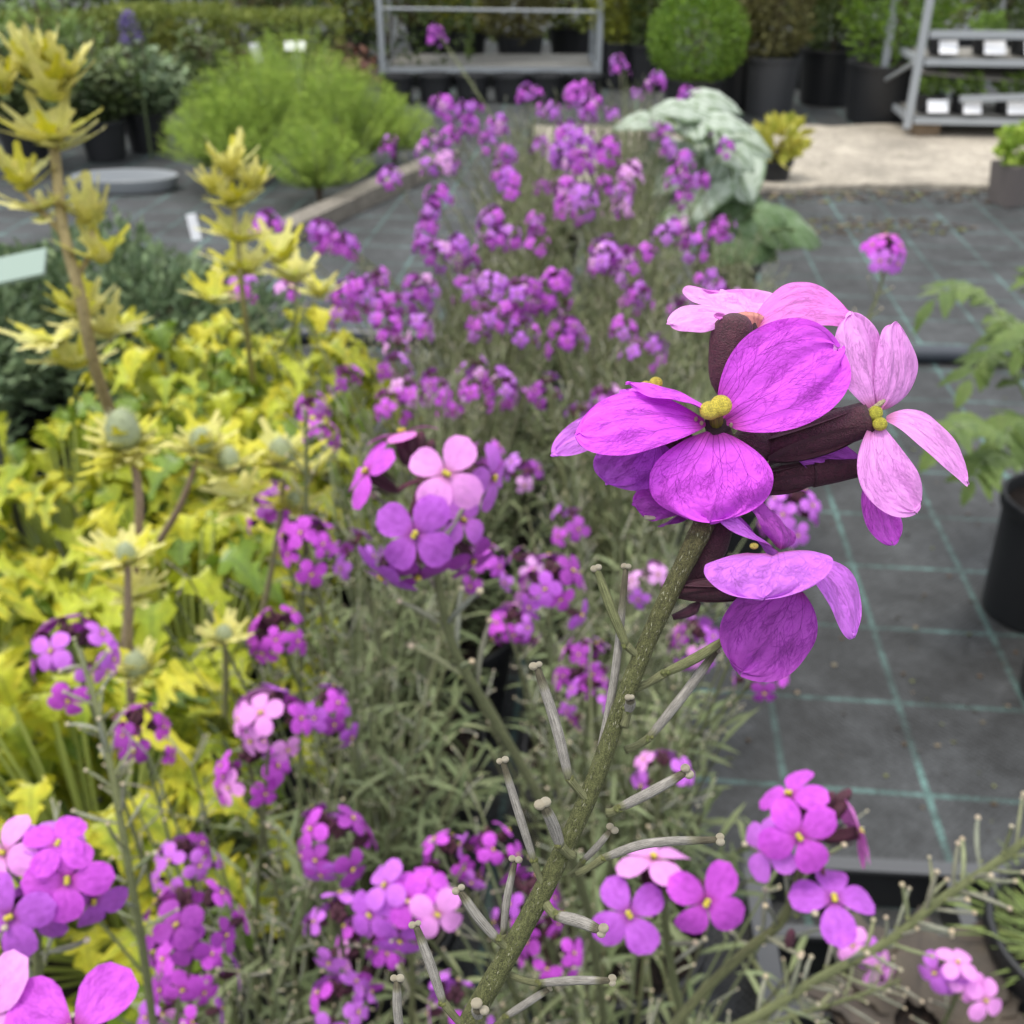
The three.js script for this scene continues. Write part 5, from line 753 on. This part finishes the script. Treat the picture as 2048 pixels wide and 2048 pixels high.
    const un = R(0.7, 1.15), gap = R(0.35, 0.62); for (const s of [-1, 1]) { const kk = s > 0 ? un : 1; const c = P(t[0] + ax.x * k * 0.35 + px * s * k * gap, t[1] + ax.y * k * 0.35 + py * s * k * gap, (t[2] ?? 0) - 2 + R(-4, 4)); gg.ball(c, k * U * 0.7 * kk, k * U * 0.6 * kk, k * U * 0.64 * kk, s > 0 ? [1, 1, 1] : [0.95, 0.93, 0.9], 12, 8); }
    part('tip', gg.geo(), M.knob, o);
  };
  pod([1282, 1312, 4], [1252, 1290, -4], [1194, 1140, -14], 14, 14, 1);
  pod([1186, 1575, 18], [1190, 1556, 20], [1252, 1136, 20], 12, 12, 0, [1228, 1360, 24]);
  pod([1178, 1600, -8], [1138, 1556, -20], [1074, 1335, -26], 15, 16);
  pod([1086, 1770, -8], [1068, 1722, -14], [1006, 1524, -20], 12, 12);
  pod([1146, 1712, -12], [1120, 1690, -34], [1088, 1612, -84], 17, 20);
  pod([1262, 1380, 18], [1330, 1346, 20], [1452, 1278, 30], 15, 12, 1);
  pod([1250, 1500, 30], [1298, 1476, 34], [1432, 1302, 44], 14, 10);
  pod([1212, 1626, 4], [1238, 1616, 0], [1370, 1545, -10], 15, 17);
  pod([1152, 1748, 8], [1206, 1716, 4], [1436, 1679, -6], 13, 15, 0, [1290, 1688, 0]);
  pod([1140, 1752, 26], [1166, 1722, 30], [1222, 1660, 34], 10, 14);
  pod([1090, 1806, -8], [1114, 1832, -30], [1200, 1860, -64], 17, 18);
  pod([1022, 1896, -6], [994, 1878, -14], [920, 1782, -30], 14, 15);
  pod([1016, 1892, 20], [1006, 1868, 22], [1030, 1722, 20], 11, 13);
  pod([935, 2060, -6], [886, 2004, -16], [832, 1852, -24], 14, 14);
  pod([800, 2160, -10], [800, 2070, -14], [794, 1960, -20], 13, 13);
  pod([1020, 1950, 6], [1078, 1966, 0], [1220, 1961, -8], 12, 15);
  pod([900, 2090, 16], [925, 2046, 18], [985, 1938, 20], 11, 8);
  pod([965, 2070, 8], [1010, 2034, 8], [1098, 1978, 10], 11, 9);
  pod([960, 2050, -30], [958, 2032, -50], [957, 2018, -84], 16, 20);
  pod([1248, 1452, -20], [1256, 1420, -28], [1260, 1398, -60], 15, 12);
  pod([1262, 1400, 26], [1266, 1380, 26], [1262, 1356, 10], 10, 11);
}
scene.traverse((o) => { if (o.userData.n !== undefined) delete o.userData.n; });
renderer.render(scene, camera);
